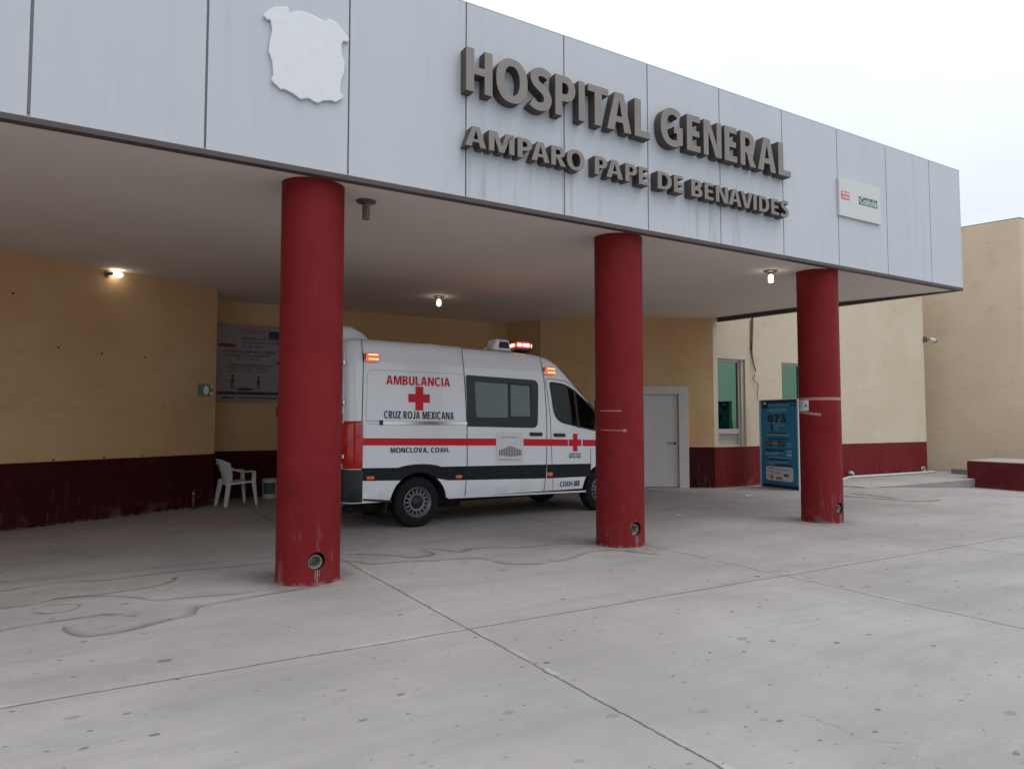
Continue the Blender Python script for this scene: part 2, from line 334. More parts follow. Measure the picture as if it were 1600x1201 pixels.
def m_ground():
    m = mat('worn_concrete', (.36, .35, .345), .85, spec=.25); b = NB(m); x, y, z = b.xyz()
    c = b.mix(b.step(b.noise(.45, 9, rough=.62), .3, .72), (.315, .288, .278), (.43, .395, .383))
    c = b.mix(b.math('MULTIPLY', b.step(b.noise(1.3, 10, scl=(.35, 1.5, 1), rough=.72, dist=.4), .46, .70), .6), c, (.245, .23, .224))
    c = b.mix(b.math('MULTIPLY', b.step(b.noise(2.6, 10, scl=(.6, 1.2, 1), rough=.78), .54, .72), .4), c, (.475, .452, .44))
    c = b.mix(b.math('MULTIPLY', b.step(b.noise(7, 8, scl=(.5, 1.3, 1), rough=.8), .5, .7), .3), c, (.265, .25, .245))
    c = b.mix(b.math('MULTIPLY', b.step(b.noise(.9, 6, rough=.7, dist=1.2), .62, .70), .22), c, (.22, .205, .2))
    c = b.mix(b.math('MULTIPLY', b.noise(55, 5, rough=.85), .45), c, (.22, .208, .203))
    c = b.mix(b.math('MULTIPLY', b.step(b.noise(160, 2), .58, .72), .35), c, (.50, .475, .465))
    c = b.mix(b.math('MULTIPLY', b.step(b.noise(110, 3, rough=.7), .60, .70), .4), c, (.14, .13, .128))
    # drips and old gum
    for sc_, rr, keep, dark in ((5.5, .12, .56, .75), (9.0, .11, .70, .65), (2.3, .085, .55, .7), (.7, .06, .72, .45)):
        vo = b.new('ShaderNodeTexVoronoi', voronoi_dimensions='2D'); vo.inputs['Scale'].default_value = sc_
        wv = b.new('ShaderNodeVectorMath', operation='ADD'); nn = b.new('ShaderNodeTexNoise'); nn.inputs['Scale'].default_value = 22; nn.inputs['Detail'].default_value = 4
        b.l.new(b.pos(), nn.inputs['Vector']); sv = b.new('ShaderNodeVectorMath', operation='SCALE'); sv.inputs['Scale'].default_value = .035
        b.l.new(nn.outputs['Color'], sv.inputs[0]); b.l.new(b.pos(), wv.inputs[0]); b.l.new(sv.outputs[0], wv.inputs[1])
        mp = b.new('ShaderNodeMapping'); mp.inputs['Scale'].default_value = (.75, 1.15, 1); mp.inputs['Rotation'].default_value = (0, 0, sc_); b.l.new(wv.outputs[0], mp.inputs['Vector'])
        b.l.new(mp.outputs[0], vo.inputs['Vector'])
        sp = b.new('ShaderNodeSeparateColor'); b.l.new(vo.outputs['Color'], sp.inputs[0])
        rad = b.math('MULTIPLY', b.math('ADD', b.math('MULTIPLY', b.math('POWER', sp.outputs[1], 2.0), .85), .15), rr)
        f = b.step(b.math('SUBTRACT', rad, vo.outputs['Distance']), 0, .012)
        f = b.math('MULTIPLY', f, b.math('GREATER_THAN', sp.outputs[0], keep)); f = b.math('MULTIPLY', f, b.math('MULTIPLY', b.math('ADD', sp.outputs[2], .3), dark * .8))
        c = b.mix(f, c, (.075, .07, .074))
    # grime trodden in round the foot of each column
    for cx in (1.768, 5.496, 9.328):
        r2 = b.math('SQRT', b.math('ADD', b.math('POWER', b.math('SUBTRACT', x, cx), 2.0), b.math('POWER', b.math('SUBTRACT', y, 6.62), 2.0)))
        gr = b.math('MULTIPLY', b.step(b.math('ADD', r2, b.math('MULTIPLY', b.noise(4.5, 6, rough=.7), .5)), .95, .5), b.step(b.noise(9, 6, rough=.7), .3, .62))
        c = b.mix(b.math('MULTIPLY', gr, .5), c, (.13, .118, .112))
    # saw-cut joints between the slabs: a ragged dark line with spilled pale mortar along one side
    wob = b.math('MULTIPLY', b.math('SUBTRACT', b.noise(1.6, 8, rough=.75), .5), .055)
    fine = b.math('MULTIPLY', b.math('SUBTRACT', b.noise(17, 5, rough=.7), .5), .022)
    d = e = None
    for axis, at in ((0, -1.05), (0, 2.33), (0, 5.7), (0, 8.8), (0, 12.1), (0, 15.4), (1, 4.5), (1, 1.1), (1, -2.3), (1, 7.95), (1, 11.3)):
        q = b.math('ADD', b.math('ADD', b.math('SUBTRACT', (x, y)[axis], at), wob), fine); aq = b.math('ABSOLUTE', q)
        sd_ = b.math('ADD', b.math('ABSOLUTE', b.math('SUBTRACT', q, .028)), 0.0)
        d = aq if d is None else b.math('MINIMUM', d, aq); e = sd_ if e is None else b.math('MINIMUM', e, sd_)
    pale = b.math('MULTIPLY', b.step(b.math('ADD', e, b.math('MULTIPLY', b.noise(30, 5, rough=.8), .03)), .046, .03), b.math('MULTIPLY', b.step(b.noise(.8, 9, rough=.8), .50, .58), b.step(b.noise(13, 5, rough=.7), .34, .55)))
    c = b.mix(b.math('MULTIPLY', pale, .42), c, (.50, .475, .455))
    line = b.math('MULTIPLY', b.step(d, .011, .003), b.step(b.noise(.9, 8, rough=.75), .30, .46))
    c = b.mix(b.math('MULTIPLY', line, .85), c, (.075, .068, .064))
    # hairline cracks
    vc = b.new('ShaderNodeTexVoronoi', feature='DISTANCE_TO_EDGE', voronoi_dimensions='2D'); vc.inputs['Scale'].default_value = .33
    wv = b.new('ShaderNodeVectorMath', operation='ADD'); nn = b.new('ShaderNodeTexNoise'); nn.inputs['Scale'].default_value = 1.4; nn.inputs['Detail'].default_value = 8
    b.l.new(b.pos(), nn.inputs['Vector']); sv = b.new('ShaderNodeVectorMath', operation='SCALE'); sv.inputs['Scale'].default_value = 1.1
    b.l.new(nn.outputs['Color'], sv.inputs[0]); b.l.new(b.pos(), wv.inputs[0]); b.l.new(sv.outputs[0], wv.inputs[1]); b.l.new(wv.outputs[0], vc.inputs['Vector'])
    crack = b.math('MULTIPLY', b.step(vc.outputs['Distance'], .0022, .0006), b.step(b.noise(.35, 4), .55, .62))
    c = b.mix(b.math('MULTIPLY', crack, .45), c, (.12, .11, .105))
    b.out('Base Color', c); b.out('Roughness', b.math('ADD', b.math('MULTIPLY', b.noise(4, 5), .3), .62))
    h = b.math('ADD', b.math('MULTIPLY', b.noise(90, 4), .6), b.noise(6, 6)); h = b.math('SUBTRACT', h, b.math('MULTIPLY', line, 2.5))
    b.bump(h, .4, .007)
    return m
def m_stain(name, col, strength):
    """film of damp on the floor; its mask is a mesh attribute"""
    m = mat(name, col, .6); b = NB(m)
    a = b.new('ShaderNodeAttribute', attribute_name='damp'); f = b.math('MULTIPLY', a.outputs['Fac'], b.math('MULTIPLY', b.step(b.noise(5, 5), .2, .6), strength))
    b.out('Alpha', f)
    return m
def m_glass_dark(name, tint, mirror=.5, rough=.03):
    return mat(name, tint, rough, metal=0, spec=.3)
def m_paint_white():
    m = mat('white_van_paint', (.78, .815, .86), .32, coat=.6, spec=.5); b = NB(m); z = b.xyz()[2]
    dirt = b.math('MULTIPLY', b.step(b.noise(2.4, 6), .4, .75), b.math('ADD', b.math('MULTIPLY', b.step(z, .9, .35), .35), .05))
    b.out('Base Color', b.mix(dirt, (.78, .815, .86), (.36, .345, .32)))
    return m
M = dict(
    wall=m_wall('cream_stucco_warm_bounce', (.60, .375, .19), (.66, .45, .25)), wallout=m_wall('sun_bleached_stucco', (.57, .485, .365), (.62, .535, .42), .4), wing=m_wall('weathered_stucco', (.60, .48, .345), (.65, .535, .40), .75),  # stucco under the canopy: warm lamp light and red bounce put into its colour
    dadoshade=m_red('maroon_paint_baked_shade', (.042, .0065, .0075), (.055, .008, .0095), .08), dado=m_red('maroon_paint', (.145, .012, .014), (.165, .015, .018)), column=m_red('red_column_paint', (.165, .0105, .013), (.19, .014, .017), .13, 0, .7),  # canopy dado: deep shade mixed into a darker copy of the maroon
    planter=m_red('dark_red_paint', (.10, .012, .016), (.125, .017, .021), .13, .35),
    fascia=m_fascia(), joint=mat('joint_sealant', (.27, .26, .265), .8), trim=mat('brown_trim', (.075, .06, .058), .6, vary=.2),
    soffit=mat('soffit_paint', (.74, .665, .615), .9, spec=.2, vary=.09, vscale=.55, bump=.15, bscale=30), roof=mat('roof_membrane', (.4, .4, .4), .9, vary=.2),
    letterside=mat('bronze_return_baked_shade', (.06, .054, .052), .6, vary=.2), letter=mat('bronze_letter_face', (.21, .185, .17), .5, metal=.1, vary=.12, vscale=4), silver=mat('silver_paint', (.66, .68, .72), .4, metal=.1, vary=.07, vscale=14, bump=.55, bscale=9),  # letter returns darkened: shade on the letter sides put into the colour
    board=mat('sign_board_white', (.56, .58, .58), .4, vary=.04), signred=mat('print_red', (.62, .06, .05), .5), signgreen=mat('print_dark_green', (.04, .16, .13), .5), signwhite=mat('print_white', (.8, .8, .8), .5),
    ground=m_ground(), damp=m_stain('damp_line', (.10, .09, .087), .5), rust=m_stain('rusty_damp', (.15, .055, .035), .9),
    pave=mat('pavement_concrete', (.33, .31, .295), .88, vary=.22, vscale=2.5, bump=.3),
    white=m_paint_white(), gap=mat('panel_gap', (.02, .02, .022), .7), band=mat('dark_band_vinyl', (.008, .010, .016), .5, spec=.25), vred=mat('red_vinyl', (.62, .008, .022), .45, spec=.3),
    vblack=mat('black_vinyl', (.015, .017, .022), .4), vgrey=mat('grey_print', (.16, .15, .17), .5), sticker=mat('pale_sticker', (.72, .72, .75), .35), mauve=mat('mauve_print', (.2, .14, .16), .5),
    rubber=mat('tyre_rubber', (.013, .013, .014), .85, vary=.3, vscale=20, spec=.2), black=mat('black_plastic', (.014, .015, .017), .55, vary=.2, vscale=12), rim=mat('steel_rim', (.22, .23, .25), .42, metal=.7, vary=.15, vscale=20), chrome=mat('chrome', (.62, .61, .6), .2, metal=1),
    vglass=m_glass_dark('van_tinted_glass', (.012, .018, .028), .25, .10), vpane=mat('frosted_pane', (.11, .15, .16), .3, spec=.6, vary=.12, vscale=2.5), tail=mat('tail_light_red', (.36, .007, .008), .16, coat=.5, vary=.5, vscale=9, emit=(.9, .02, .01), estr=.04), clear=mat('clear_lens', (.5, .5, .52), .15, coat=.5),
    amber=mat('amber_lens', (.75, .16, .02), .3, coat=.3), lampred=mat('lit_red_lamp', (.8, .05, .02), .3, emit=(1, .07, .02), estr=1.6), lamphot=mat('lit_lamp_core', (.9, .3, .15), .3, emit=(1, .42, .2), estr=2.4),
    barhot=mat('light_bar_bright', (.9, .6, .4), .3, emit=(1, .62, .38), estr=2.4), barwhite=mat('light_bar_white', (.9, .9, .9), .3, emit=(1, .95, .95), estr=4), bardark=mat('light_bar_red', (.5, .01, .01), .25, coat=.5, emit=(1, .02, .01), estr=.3),
    bulb=mat('lit_bulb', (.9, .9, .85), .3, emit=(1, .93, .78), estr=9), bulboff=mat('unlit_bulb', (.20, .17, .15), .5, vary=.2), fixture=mat('fixture_metal', (.13, .11, .10), .5, metal=.4, vary=.2, vscale=20),
    door=mat('door_steel', (.58, .585, .55), .5, vary=.05, vscale=2), doorframe=mat('door_frame_paint', (.60, .56, .54), .7, vary=.14, vscale=4), alu=mat('aluminium_frame', (.50, .455, .42), .5, vary=.08),
    wglass=mat('green_mirror_glass', (.115, .21, .15), .03, metal=1), panelw=mat('vent_panel_white', (.44, .39, .35), .6, vary=.1),
    pvc=mat('white_pvc', (.5, .49, .47), .45, vary=.1, vscale=7), dark=mat('dark_void', (.012, .011, .011), .9), pipein=mat('aged_pvc_inside', (.36, .33, .27), .7, vary=.3, vscale=18),
    plastic=mat('chair_plastic', (.60, .60, .59), .4, vary=.05, vscale=6), banner=mat('banner_vinyl', (.30, .25, .26), .55, vary=.06), navy=mat('print_navy', (.014, .02, .04), .5), ink=mat('print_ink', (.035, .03, .035), .6), wine=mat('print_wine', (.16, .03, .04), .6), pgreen=mat('print_green', (.02, .10, .055), .6), skin=mat('print_skin', (.3, .17, .1), .6),
    cyan=mat('banner_blue', (.018, .22, .40), .4, vary=.12, vscale=2), pale=mat('print_pale_blue', (.40, .55, .62), .5), yellow=mat('print_yellow', (.5, .45, .1), .5), dred=mat('print_brick', (.42, .09, .08), .5),
    paper=mat('paper', (.62, .62, .63), .8, vary=.06, vscale=15), tape=mat('masking_tape', (.34, .17, .155), .6, vary=.2, vscale=12), cable=mat('grey_cable', (.15, .115, .095), .7, vary=.3, vscale=12), lime=mat('lime_run', (.30, .19, .18), .9, vary=.2), bottle=mat('bottle_plastic', (.03, .02, .02), .3),
    camw=mat('camera_plastic', (.55, .54, .53), .4), steelgrey=mat('grey_block', (.20, .20, .21), .8, vary=.2),
)
def m_cabglass():
    m = bpy.data.materials.new('clear_cab_glass'); m.use_nodes = True; b = NB(m)
    tr = b.new('ShaderNodeBsdfTransparent'); tr.inputs['Color'].default_value = (.80, .86, .76, 1)
    gl = b.new('ShaderNodeBsdfGlossy'); gl.inputs['Roughness'].default_value = .02; gl.inputs['Color'].default_value = (.8, .85, .9, 1)
    ms = b.new('ShaderNodeMixShader'); ms.inputs[0].default_value = .035
    b.l.new(tr.outputs[0], ms.inputs[1]); b.l.new(gl.outputs[0], ms.inputs[2]); b.l.new(ms.outputs[0], b.n['Material Output'].inputs['Surface'])
    return m
M['cabglass'] = m_cabglass()

# ------------------------------------------------------------------ ground
def gz(x): return -.2 * min(1, max(0, (x - 15) / 4.1))
mb = MB()
xs = [-1500, -300, -60, -12, 15, 17.05, 19.1, 40, 120, 400, 1500]; ys = [-1500, -300, -60, -12, 0, 6, 12, 20, 60, 300, 1500]
for j in range(len(ys) - 1):
    for i in range(len(xs) - 1):
        mb.add([(xs[a], ys[c], gz(xs[a])) for a, c in ((i, j), (i + 1, j), (i + 1, j + 1), (i, j + 1))], [(0, 1, 2, 3)])
damp = [0.0] * len(mb.v)
def ribbon(pts, wd, mi, lift=.003, seed=0):
    """soft-edged run of damp along a wandering line on the floor"""
    global damp
    P = [onz(*p) for p in pts]; Q = []
    for k in range(len(P) - 1):
        a, b_, c_, d_ = P[max(k - 1, 0)], P[k], P[k + 1], P[min(k + 2, len(P) - 1)]
        for q in range(8):
            t = q / 8; Q.append(.5 * ((2 * b_) + (c_ - a) * t + (2 * a - 5 * b_ + 4 * c_ - d_) * t * t + (3 * b_ - a - 3 * c_ + d_) * t ** 3))
    Q.append(P[-1]); q = random.Random(seed); vs = []; n = len(Q)
    for k, p in enumerate(Q):
        t = (Q[min(k + 1, n - 1)] - Q[max(k - 1, 0)]); t.z = 0; t.normalize(); s = Vector((-t.y, t.x, 0))
        jit = (mnoise.noise(Vector((p.x * 3, p.y * 3, seed))) * .03); ww = wd * (.55 + .9 * abs(mnoise.noise(Vector((p.x * 1.7, p.y * 1.7, seed + 5)))))
        for e, aa in ((-.7, 0), (-.15, 1), (.3, .45), (2.2, 0)):
            pp = p + s * (e * ww + jit); vs.append((pp.x, pp.y, gz(pp.x) + lift)); damp.append(aa * (0 if k in (0, n - 1) else 1))
    mb.mi = mi; mb.add(vs, [(4 * k + i, 4 * k + i + 1, 4 * k + i + 5, 4 * k + i + 4) for k in range(n - 1) for i in range(3)]); mb.mi = 0
c8 = lambda L: [(400 + a / 2.667, 780 + b / 2.667) for a, b in L]
ribbon(c8([(330, 230), (440, 230), (560, 234), (640, 242), (715, 238), (742, 226), (700, 214), (715, 207), (780, 211), (845, 221), (900, 208), (1000, 200), (1080, 203), (1200, 192), (1330, 187), (1420, 186)]), .055, 1, seed=1)
ribbon(c8([(330, 262), (420, 260), (480, 271), (620, 262), (760, 256), (900, 247), (980, 255), (1050, 271), (1180, 268), (1290, 252), (1380, 224), (1480, 212), (1600, 222), (1680, 232)]), .05, 1, .0034, seed=2)
c2 = lambda L: [(a / 2, 828 + b / 2) for a, b in L]
ribbon(c2([(-80, 200), (0, 192), (180, 165), (350, 155), (540, 132), (700, 118), (870, 100)]), .045, 1, .0038, seed=3)
ribbon(c2([(-80, 258), (0, 245), (110, 232), (200, 212), (360, 207), (440, 214), (490, 223), (560, 215), (700, 204), (800, 192)]), .04, 1, .0042, seed=4)
ribbon(c2([(180, 216), (290, 204), (400, 190), (500, 172), (545, 158), (552, 146)]), .04, 1, .0046, seed=9)
ribbon(c2([(96, 252), (140, 238), (200, 233), (246, 235), (222, 250), (150, 262), (104, 256)]), .025, 1, .005, seed=10)
ribbon(c2([(-80, 328), (0, 315), (100, 298), (250, 275), (330, 263), (400, 266), (430, 270)]), .04, 1, .0054, seed=11)
ribbon(c2([(205, 300), (212, 320), (260, 333), (350, 322), (440, 305), (540, 280), (598, 264), (620, 242), (700, 226), (850, 200), (960, 180), (1010, 166)]), .05, 1, .0058, seed=12)
def damp_patch(pts, a_, lift):
    P = [onz(*p) for p in pts]; c_ = sum(P, Vector((0, 0, 0))) / len(P); vs = []
    for f_, aa in ((1, 0), (.86, a_), (.5, a_)):
        for p in P: q_ = c_ + (p - c_) * f_; vs.append((q_.x, q_.y, gz(q_.x) + lift)); damp.append(aa)
    n = len(P); mb.mi = 1
    mb.add(vs, [(r_ * n + i, r_ * n + (i + 1) % n, (r_ + 1) * n + (i + 1) % n, (r_ + 1) * n + i) for r_ in (0, 1) for i in range(n)] + [tuple(range(2 * n, 3 * n))]); mb.mi = 0
damp_patch(c2([(200, 312), (225, 335), (300, 332), (400, 318), (520, 290), (612, 264), (690, 232), (620, 228), (480, 226), (400, 262), (300, 258)]), .13, .0022)
damp_patch(c2([(-60, 258), (110, 238), (300, 216), (470, 170), (545, 148), (400, 160), (200, 178), (-60, 205)]), .15, .0026)
damp_patch(c8([(340, 240), (520, 232), (700, 218), (900, 205), (1200, 190), (1400, 196), (1290, 252), (1180, 268), (1050, 271), (900, 247), (620, 262), (480, 271)]), .13, .0024)
damp_patch([(380, 905), (430, 925), (520, 918), (560, 895), (520, 880), (430, 890)], .2, .0028)
ribbon([(1318, 771), (1350, 773), (1385, 777), (1400, 779)], .11, 2, .005, seed=5)
ribbon([(1318, 775), (1360, 778), (1420, 783), (1450, 783), (1470, 781)], .09, 2, .0054, seed=6)
ribbon([(1318, 768), (1340, 769), (1370, 772)], .12, 1, .0058, seed=7)
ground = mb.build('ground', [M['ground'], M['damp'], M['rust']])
ground.data.attributes.new('damp', 'FLOAT', 'POINT').data.foreach_set('value', damp)
tag(ground, kind='structure')
# raised walk along the right-hand wall, its kerb growing as the yard falls away
mb = MB()
mb.loft([[(x, 9.44, gz(x) - .06), (x, 9.42, .004), (x, 9.47, .02), (x, 16, .02), (x, 16, -.4)] for x in (14.7, 15.6, 17, 18.2, 19.6, 21.4)])
tag(mb.build('pavement', M['ground'], smooth=20), kind='structure')

# ------------------------------------------------------------------ hospital building behind the canopy
SOF = 3.77; DADO = .9
bld = thing('hospital_building', 'cream hospital building with maroon lower band along its walls behind the canopy', 'building', (6, 14, 0))
def wall_seg(a, b, h, t=.25, dado=True, holes=(), ext=0, zb=-.3, out=False):
    """wall from a to b (plan), front face on the a-b line, thickness away from the camera; holes=(u0,u1,z0,z1)"""
    a, b = Vector((*a, 0)), Vector((*b, 0)); d = (b - a).normalized(); L = (b - a).length; n = Vector((d.y, -d.x, 0))
    fn = lambda u, z, q: a + d * u + Vector((0, 0, z)) + n * q
    us = sorted({-ext, L + ext} | {h_[0] for h_ in holes} | {h_[1] for h_ in holes}); zs = sorted({zb, h} | {h_[2] for h_ in holes} | {h_[3] for h_ in holes})
    inh = lambda u, z: any(h_[0] < u < h_[1] and h_[2] < z < h_[3] for h_ in holes)
    mb = MB()
    for i in range(len(us) - 1):
        for j in range(len(zs) - 1):
            if not inh((us[i] + us[i + 1]) / 2, (zs[j] + zs[j + 1]) / 2):
                rect(mb, fn, us[i], zs[j], us[i + 1], zs[j + 1], 0)
    for h_ in holes:   # reveals
        u0, u1, z0, z1 = h_[:4]
        for p, q in (((u0, z0), (u1, z0)), ((u1, z0), (u1, z1)), ((u1, z1), (u0, z1)), ((u0, z1), (u0, z0))):
            mb.add([fn(*p, 0), fn(*q, 0), fn(*q, -.2), fn(*p, -.2)], [(0, 1, 2, 3)])
    rect(mb, fn, -ext, zb, L + ext, h, -t)
    mb.add([fn(-ext, h, 0), fn(L + ext, h, 0), fn(L + ext, h, -t), fn(-ext, h, -t)], [(0, 1, 2, 3)])
    for u in (-ext, L + ext): mb.add([fn(u, zb, 0), fn(u, h, 0), fn(u, h, -t), fn(u, zb, -t)], [(0, 1, 2, 3)])
    w_ = mb.build('wall', M['wall' if not out else 'wallout'], bld, True)
    if dado:
        mb = MB(); cuts = sorted([0, L] + [x for h_ in holes if h_[2] < .5 for x in h_[:2]])
        for k in range(0, len(cuts), 2):
            if cuts[k + 1] - cuts[k] > .02:
                c_ = (cuts[k] + cuts[k + 1]) / 2
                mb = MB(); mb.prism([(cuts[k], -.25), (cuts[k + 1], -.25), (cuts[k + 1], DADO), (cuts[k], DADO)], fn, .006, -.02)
                mb.build('painted_dado', M['dado' if out else 'dadoshade'], bld, True)
    return fn, L
LW, _ = wall_seg((-9.06, 6.8), (1.87, 13.35), SOF + .1); L0 = (Vector((1.87, 13.35)) - Vector((-9.06, 6.8))).length; LO = (Vector((-1.05, 11.6)) - Vector((-9.06, 6.8))).length
wall_seg((1.87, 13.35), (1.87, 14.43), SOF + .1)
RW, _ = wall_seg((1.87, 14.43), (8.47, 14.43), SOF + .1)
RU = .18
wall_seg((8.47, 14.43), (8.75, 13.40), SOF + .1)
DW, DL = wall_seg((8.75, 13.40), (11.87, 11.14), SOF + .1, holes=((2.24, 3.30, -.3, 2.27),))
WY = 11.14
GW, GL = wall_seg((11.87, WY), (20.30, WY), 6.2, holes=((.135, 1.03, .905, 2.885), (2.30, 3.20, .905, 2.88)), out=True)
wall_seg((20.30, WY), (20.32, 14.5), 6.2, dado=False, out=True)
# white door in its frame
mb = MB()
for u0, u1, z0, z1 in ((2.245, 2.335, 0, 2.265), (3.08, 3.295, 0, 2.265), (2.335, 3.08, 2.075, 2.265)): mb.prism([(u0, z0), (u1, z0), (u1, z1), (u0, z1)], DW, .03, -.14)
mb.build('door_frame', M['doorframe'], bld, True, bevel=.006)
mb = MB(); mb.prism([(2.34, .01), (3.075, .01), (3.075, 2.07), (2.34, 2.07)], DW, -.05, -.1)
door = mb.build('door', M['door'], bld, True, bevel=.004); tag(door, 'pale grey steel door')
mb = MB(); mb.tube([DW(2.99, .99, -.05), DW(2.99, .99, -.0), DW(2.97, .99, .01), DW(2.83, .99, .012)], .011, 8); mb.lathe([(0, .012), (.03, .01), (.034, 0)], DW(3.0, .98, -.05), DW(0, 0, 1) - DW(0, 0, 0), 20)
mb.build('handle', M['fixture'], door, True, smooth=40)
# windows
for u0 in (.135, 2.30):
    u1 = u0 + .895; z0, z1 = .905, 2.885
    mb = MB()
    for a, b_, c_, e in ((u0, u0 + .03, z0, z1), (u1 - .125, u1 - .085, z0, z1), (u1 - .085, u1, z0, z1), (u0 + .03, u1 - .125, z1 - .06, z1), (u0 + .03, u1 - .125, 1.19, 1.30), (u0 + .03, u1 - .125, z0, z0 + .03)):
        mb.prism([(a, c_), (b_, c_), (b_, e), (a, e)], GW, -.10 if a != u1 - .085 else -.05, -.19)
    wn = mb.build('window', M['alu'], bld, True, bevel=.003)
    mb = MB(); mb.prism([(u0 + .03, 1.30), (u1 - .125, 1.30), (u1 - .125, z1 - .06), (u0 + .03, z1 - .06)], GW, -.13, -.14); mb.build('pane', M['wglass'], wn, True)
    mb = MB(); mb.prism([(u0 + .03, .935), (u1 - .125, .935), (u1 - .125, 1.19), (u0 + .03, 1.19)], GW, -.15, -.17); mb.prism([(u0 + .05, 1.085), (u1 - .14, 1.085), (u1 - .14, 1.10), (u0 + .05, 1.10)], GW, -.13, -.15)
    mb.build('lower_panel', M['panelw'], wn, True)
    if u0 < 1: tag(wn, 'tall narrow window with green mirror glass beside the white door')
# drain outlets in the walls
def outlet(name, fn, u, z, r, broken=False):
    n_ = fn(0, 0, 1) - fn(0, 0, 0); mb = MB()
    mb.lathe([(r * .72, .012), (r * .8, .05), (r, .055), (r * 1.08, .008)], fn(u, z, .004), n_, 24)
    o = mb.build(name, M['pvc'] if not broken else M['dado'], bld, True, smooth=40)
    mb = MB(); mb.lathe([(r * .75, .012), (0, .011)], fn(u, z, .006), n_, 24); mb.build('outlet_opening', M['dark'], o, True)
outlet('drain_outlet', DW, 3.53, .16, .075, True); outlet('drain_outlet', GW, 8.17, .14, .07); outlet('drain_outlet', LW, LO + 3.05, .24, .085, True)
# nail holes left in the left wall
for x, y in ((20, 458), (91, 543), (159, 552), (226, 558), (83, 718), (162, 714), (222, 711)):
    p = on(x, y, LW(0, 0, 0), LW(0, 0, 1) - LW(0, 0, 0)); n_ = (LW(0, 0, 1) - LW(0, 0, 0)); mb = MB(); mb.lathe([(0, .006), (.012, .005), (.016, 0)], p + n_ * .007, n_, 8); mb.build('wall_plug', M['gap'], bld, True)
# wing at far right
wing = thing('building_wing', 'tall plain weathered tan wall of the wing at the far right', 'building', (22.5, 12, 0))
mb = MB(); mb.prism([(21.2, 13.6), (22.27, 9.45), (26.5, 9.3), (34, 9.6), (34, 18), (20.6, 18)], lambda x, y, z: Vector((x, y, z)), -.5, 7.2)
mb.build('wall', M['wing'], wing, True, bevel=.05, bseg=3)
mb = MB(); mb.prism([(21.2, 13.6), (22.27, 9.45), (26.5, 9.27), (34.03, 9.6), (34, 18), (20.6, 18)], lambda x, y, z: Vector((x, y, z)), 7.2005, 7.206)
mb.build('parapet_cap', M['roof'], wing, True)

# ------------------------------------------------------------------ canopy
D, ZB, ZT, S0, PW, XE = 6.267, 3.733, 5.757, -.466, 1.22, 12.69
can = thing('entrance_canopy', 'long flat hospital entrance canopy with grey metal panel fascia carried on red columns', 'canopy', (4, 9, 0))
FP = lambda x, z, d: Vector((x, D - d, z))      # fascia plane, d towards the camera
outl = [(-10, D + .03), (XE - .02, D + .03), (12.0, 11.12), (11.95, 15.2), (-10, 15.2)]
XYZ = lambda x, y, z: Vector((x, y, z))
mb = MB(); ry = [(D + .03, 3.699), (D + .6, 3.717), (8.5, 3.768), (15.2, 3.80)]
xr = lambda y: XE - .02 - (y - D) * .138
mb.loft([[(-10, y, z), (xr(y), y, z), (xr(y), y, 3.92), (-10, y, 3.92)] for y, z in ry]); mb.build('soffit', M['soffit'], can, True, smooth=30)
mb = MB(); mb.prism(outl, XYZ, 5.2, 5.3); mb.build('roof', M['roof'], can, True)
mb = MB(); mb.prism([(-10, D + .022), (XE - .01, D + .022), (12.0, 11.10), (11.9, 11.10), (XE - .12, D + .12), (-10, D + .12)], XYZ, SOF + .002, ZT - .015); mb.build('fascia_backing', M['joint'], can, True)
k = -8
while S0 + k * PW < XE - .05:
    a, b_ = S0 + k * PW, min(S0 + (k + 1) * PW, XE)
    g = .011 if k < 1 else .0075
    mb = MB(); mb.box(((a + b_) / 2, D + .01, (ZB + ZT) / 2), (b_ - a - 2 * g, .02, ZT - ZB)); mb.build('fascia_panel', M['fascia'], can, True, bevel=.003); k += 1
mb = MB()
for k in range(4):
    t0, t1 = k / 4, (k + 1) / 4 - .004; A = Vector((XE, D + .03, 0)); Bq = Vector((12.02, 11.1, 0))
    p, q = A.lerp(Bq, t0), A.lerp(Bq, t1); mb.prism([(p.x, p.y), (q.x, q.y), (q.x - .02, q.y), (p.x - .02, p.y)], XYZ, ZB, ZT)
mb.build('side_fascia', M['fascia'], can, True)
mb = MB(); mb.box(((-10 + XE) / 2, D + .045, 3.709), (XE + 10, .09, .044))
for k in range(4):
    A = Vector((XE, D + .094, 0)); Bq = Vector((12.02, 11.1, 0)); p, q = A.lerp(Bq, k / 4), A.lerp(Bq, (k + 1) / 4 - .004)
    mb.prism([(p.x, p.y), (q.x, q.y), (q.x - .09, q.y), (p.x - .09, p.y)], XYZ, 3.687, ZB - .002)
    mb.prism([(p.x - .012, p.y), (q.x - .012, q.y), (q.x - .085, q.y), (p.x - .085, p.y)], XYZ, ZB - .002, 3.80)
mb.box(((-10 + XE - .2) / 2, D + .075, 3.75), (XE + 9.8, .04, .036))
mb.build('edge_trim', M['trim'], can, True, bevel=.004)
mb = MB(); mb.box(((-10 + XE) / 2, D + .075, ZT + .008), (XE + 10, .15, .012)); mb.build('coping', M['fascia'], can, True)

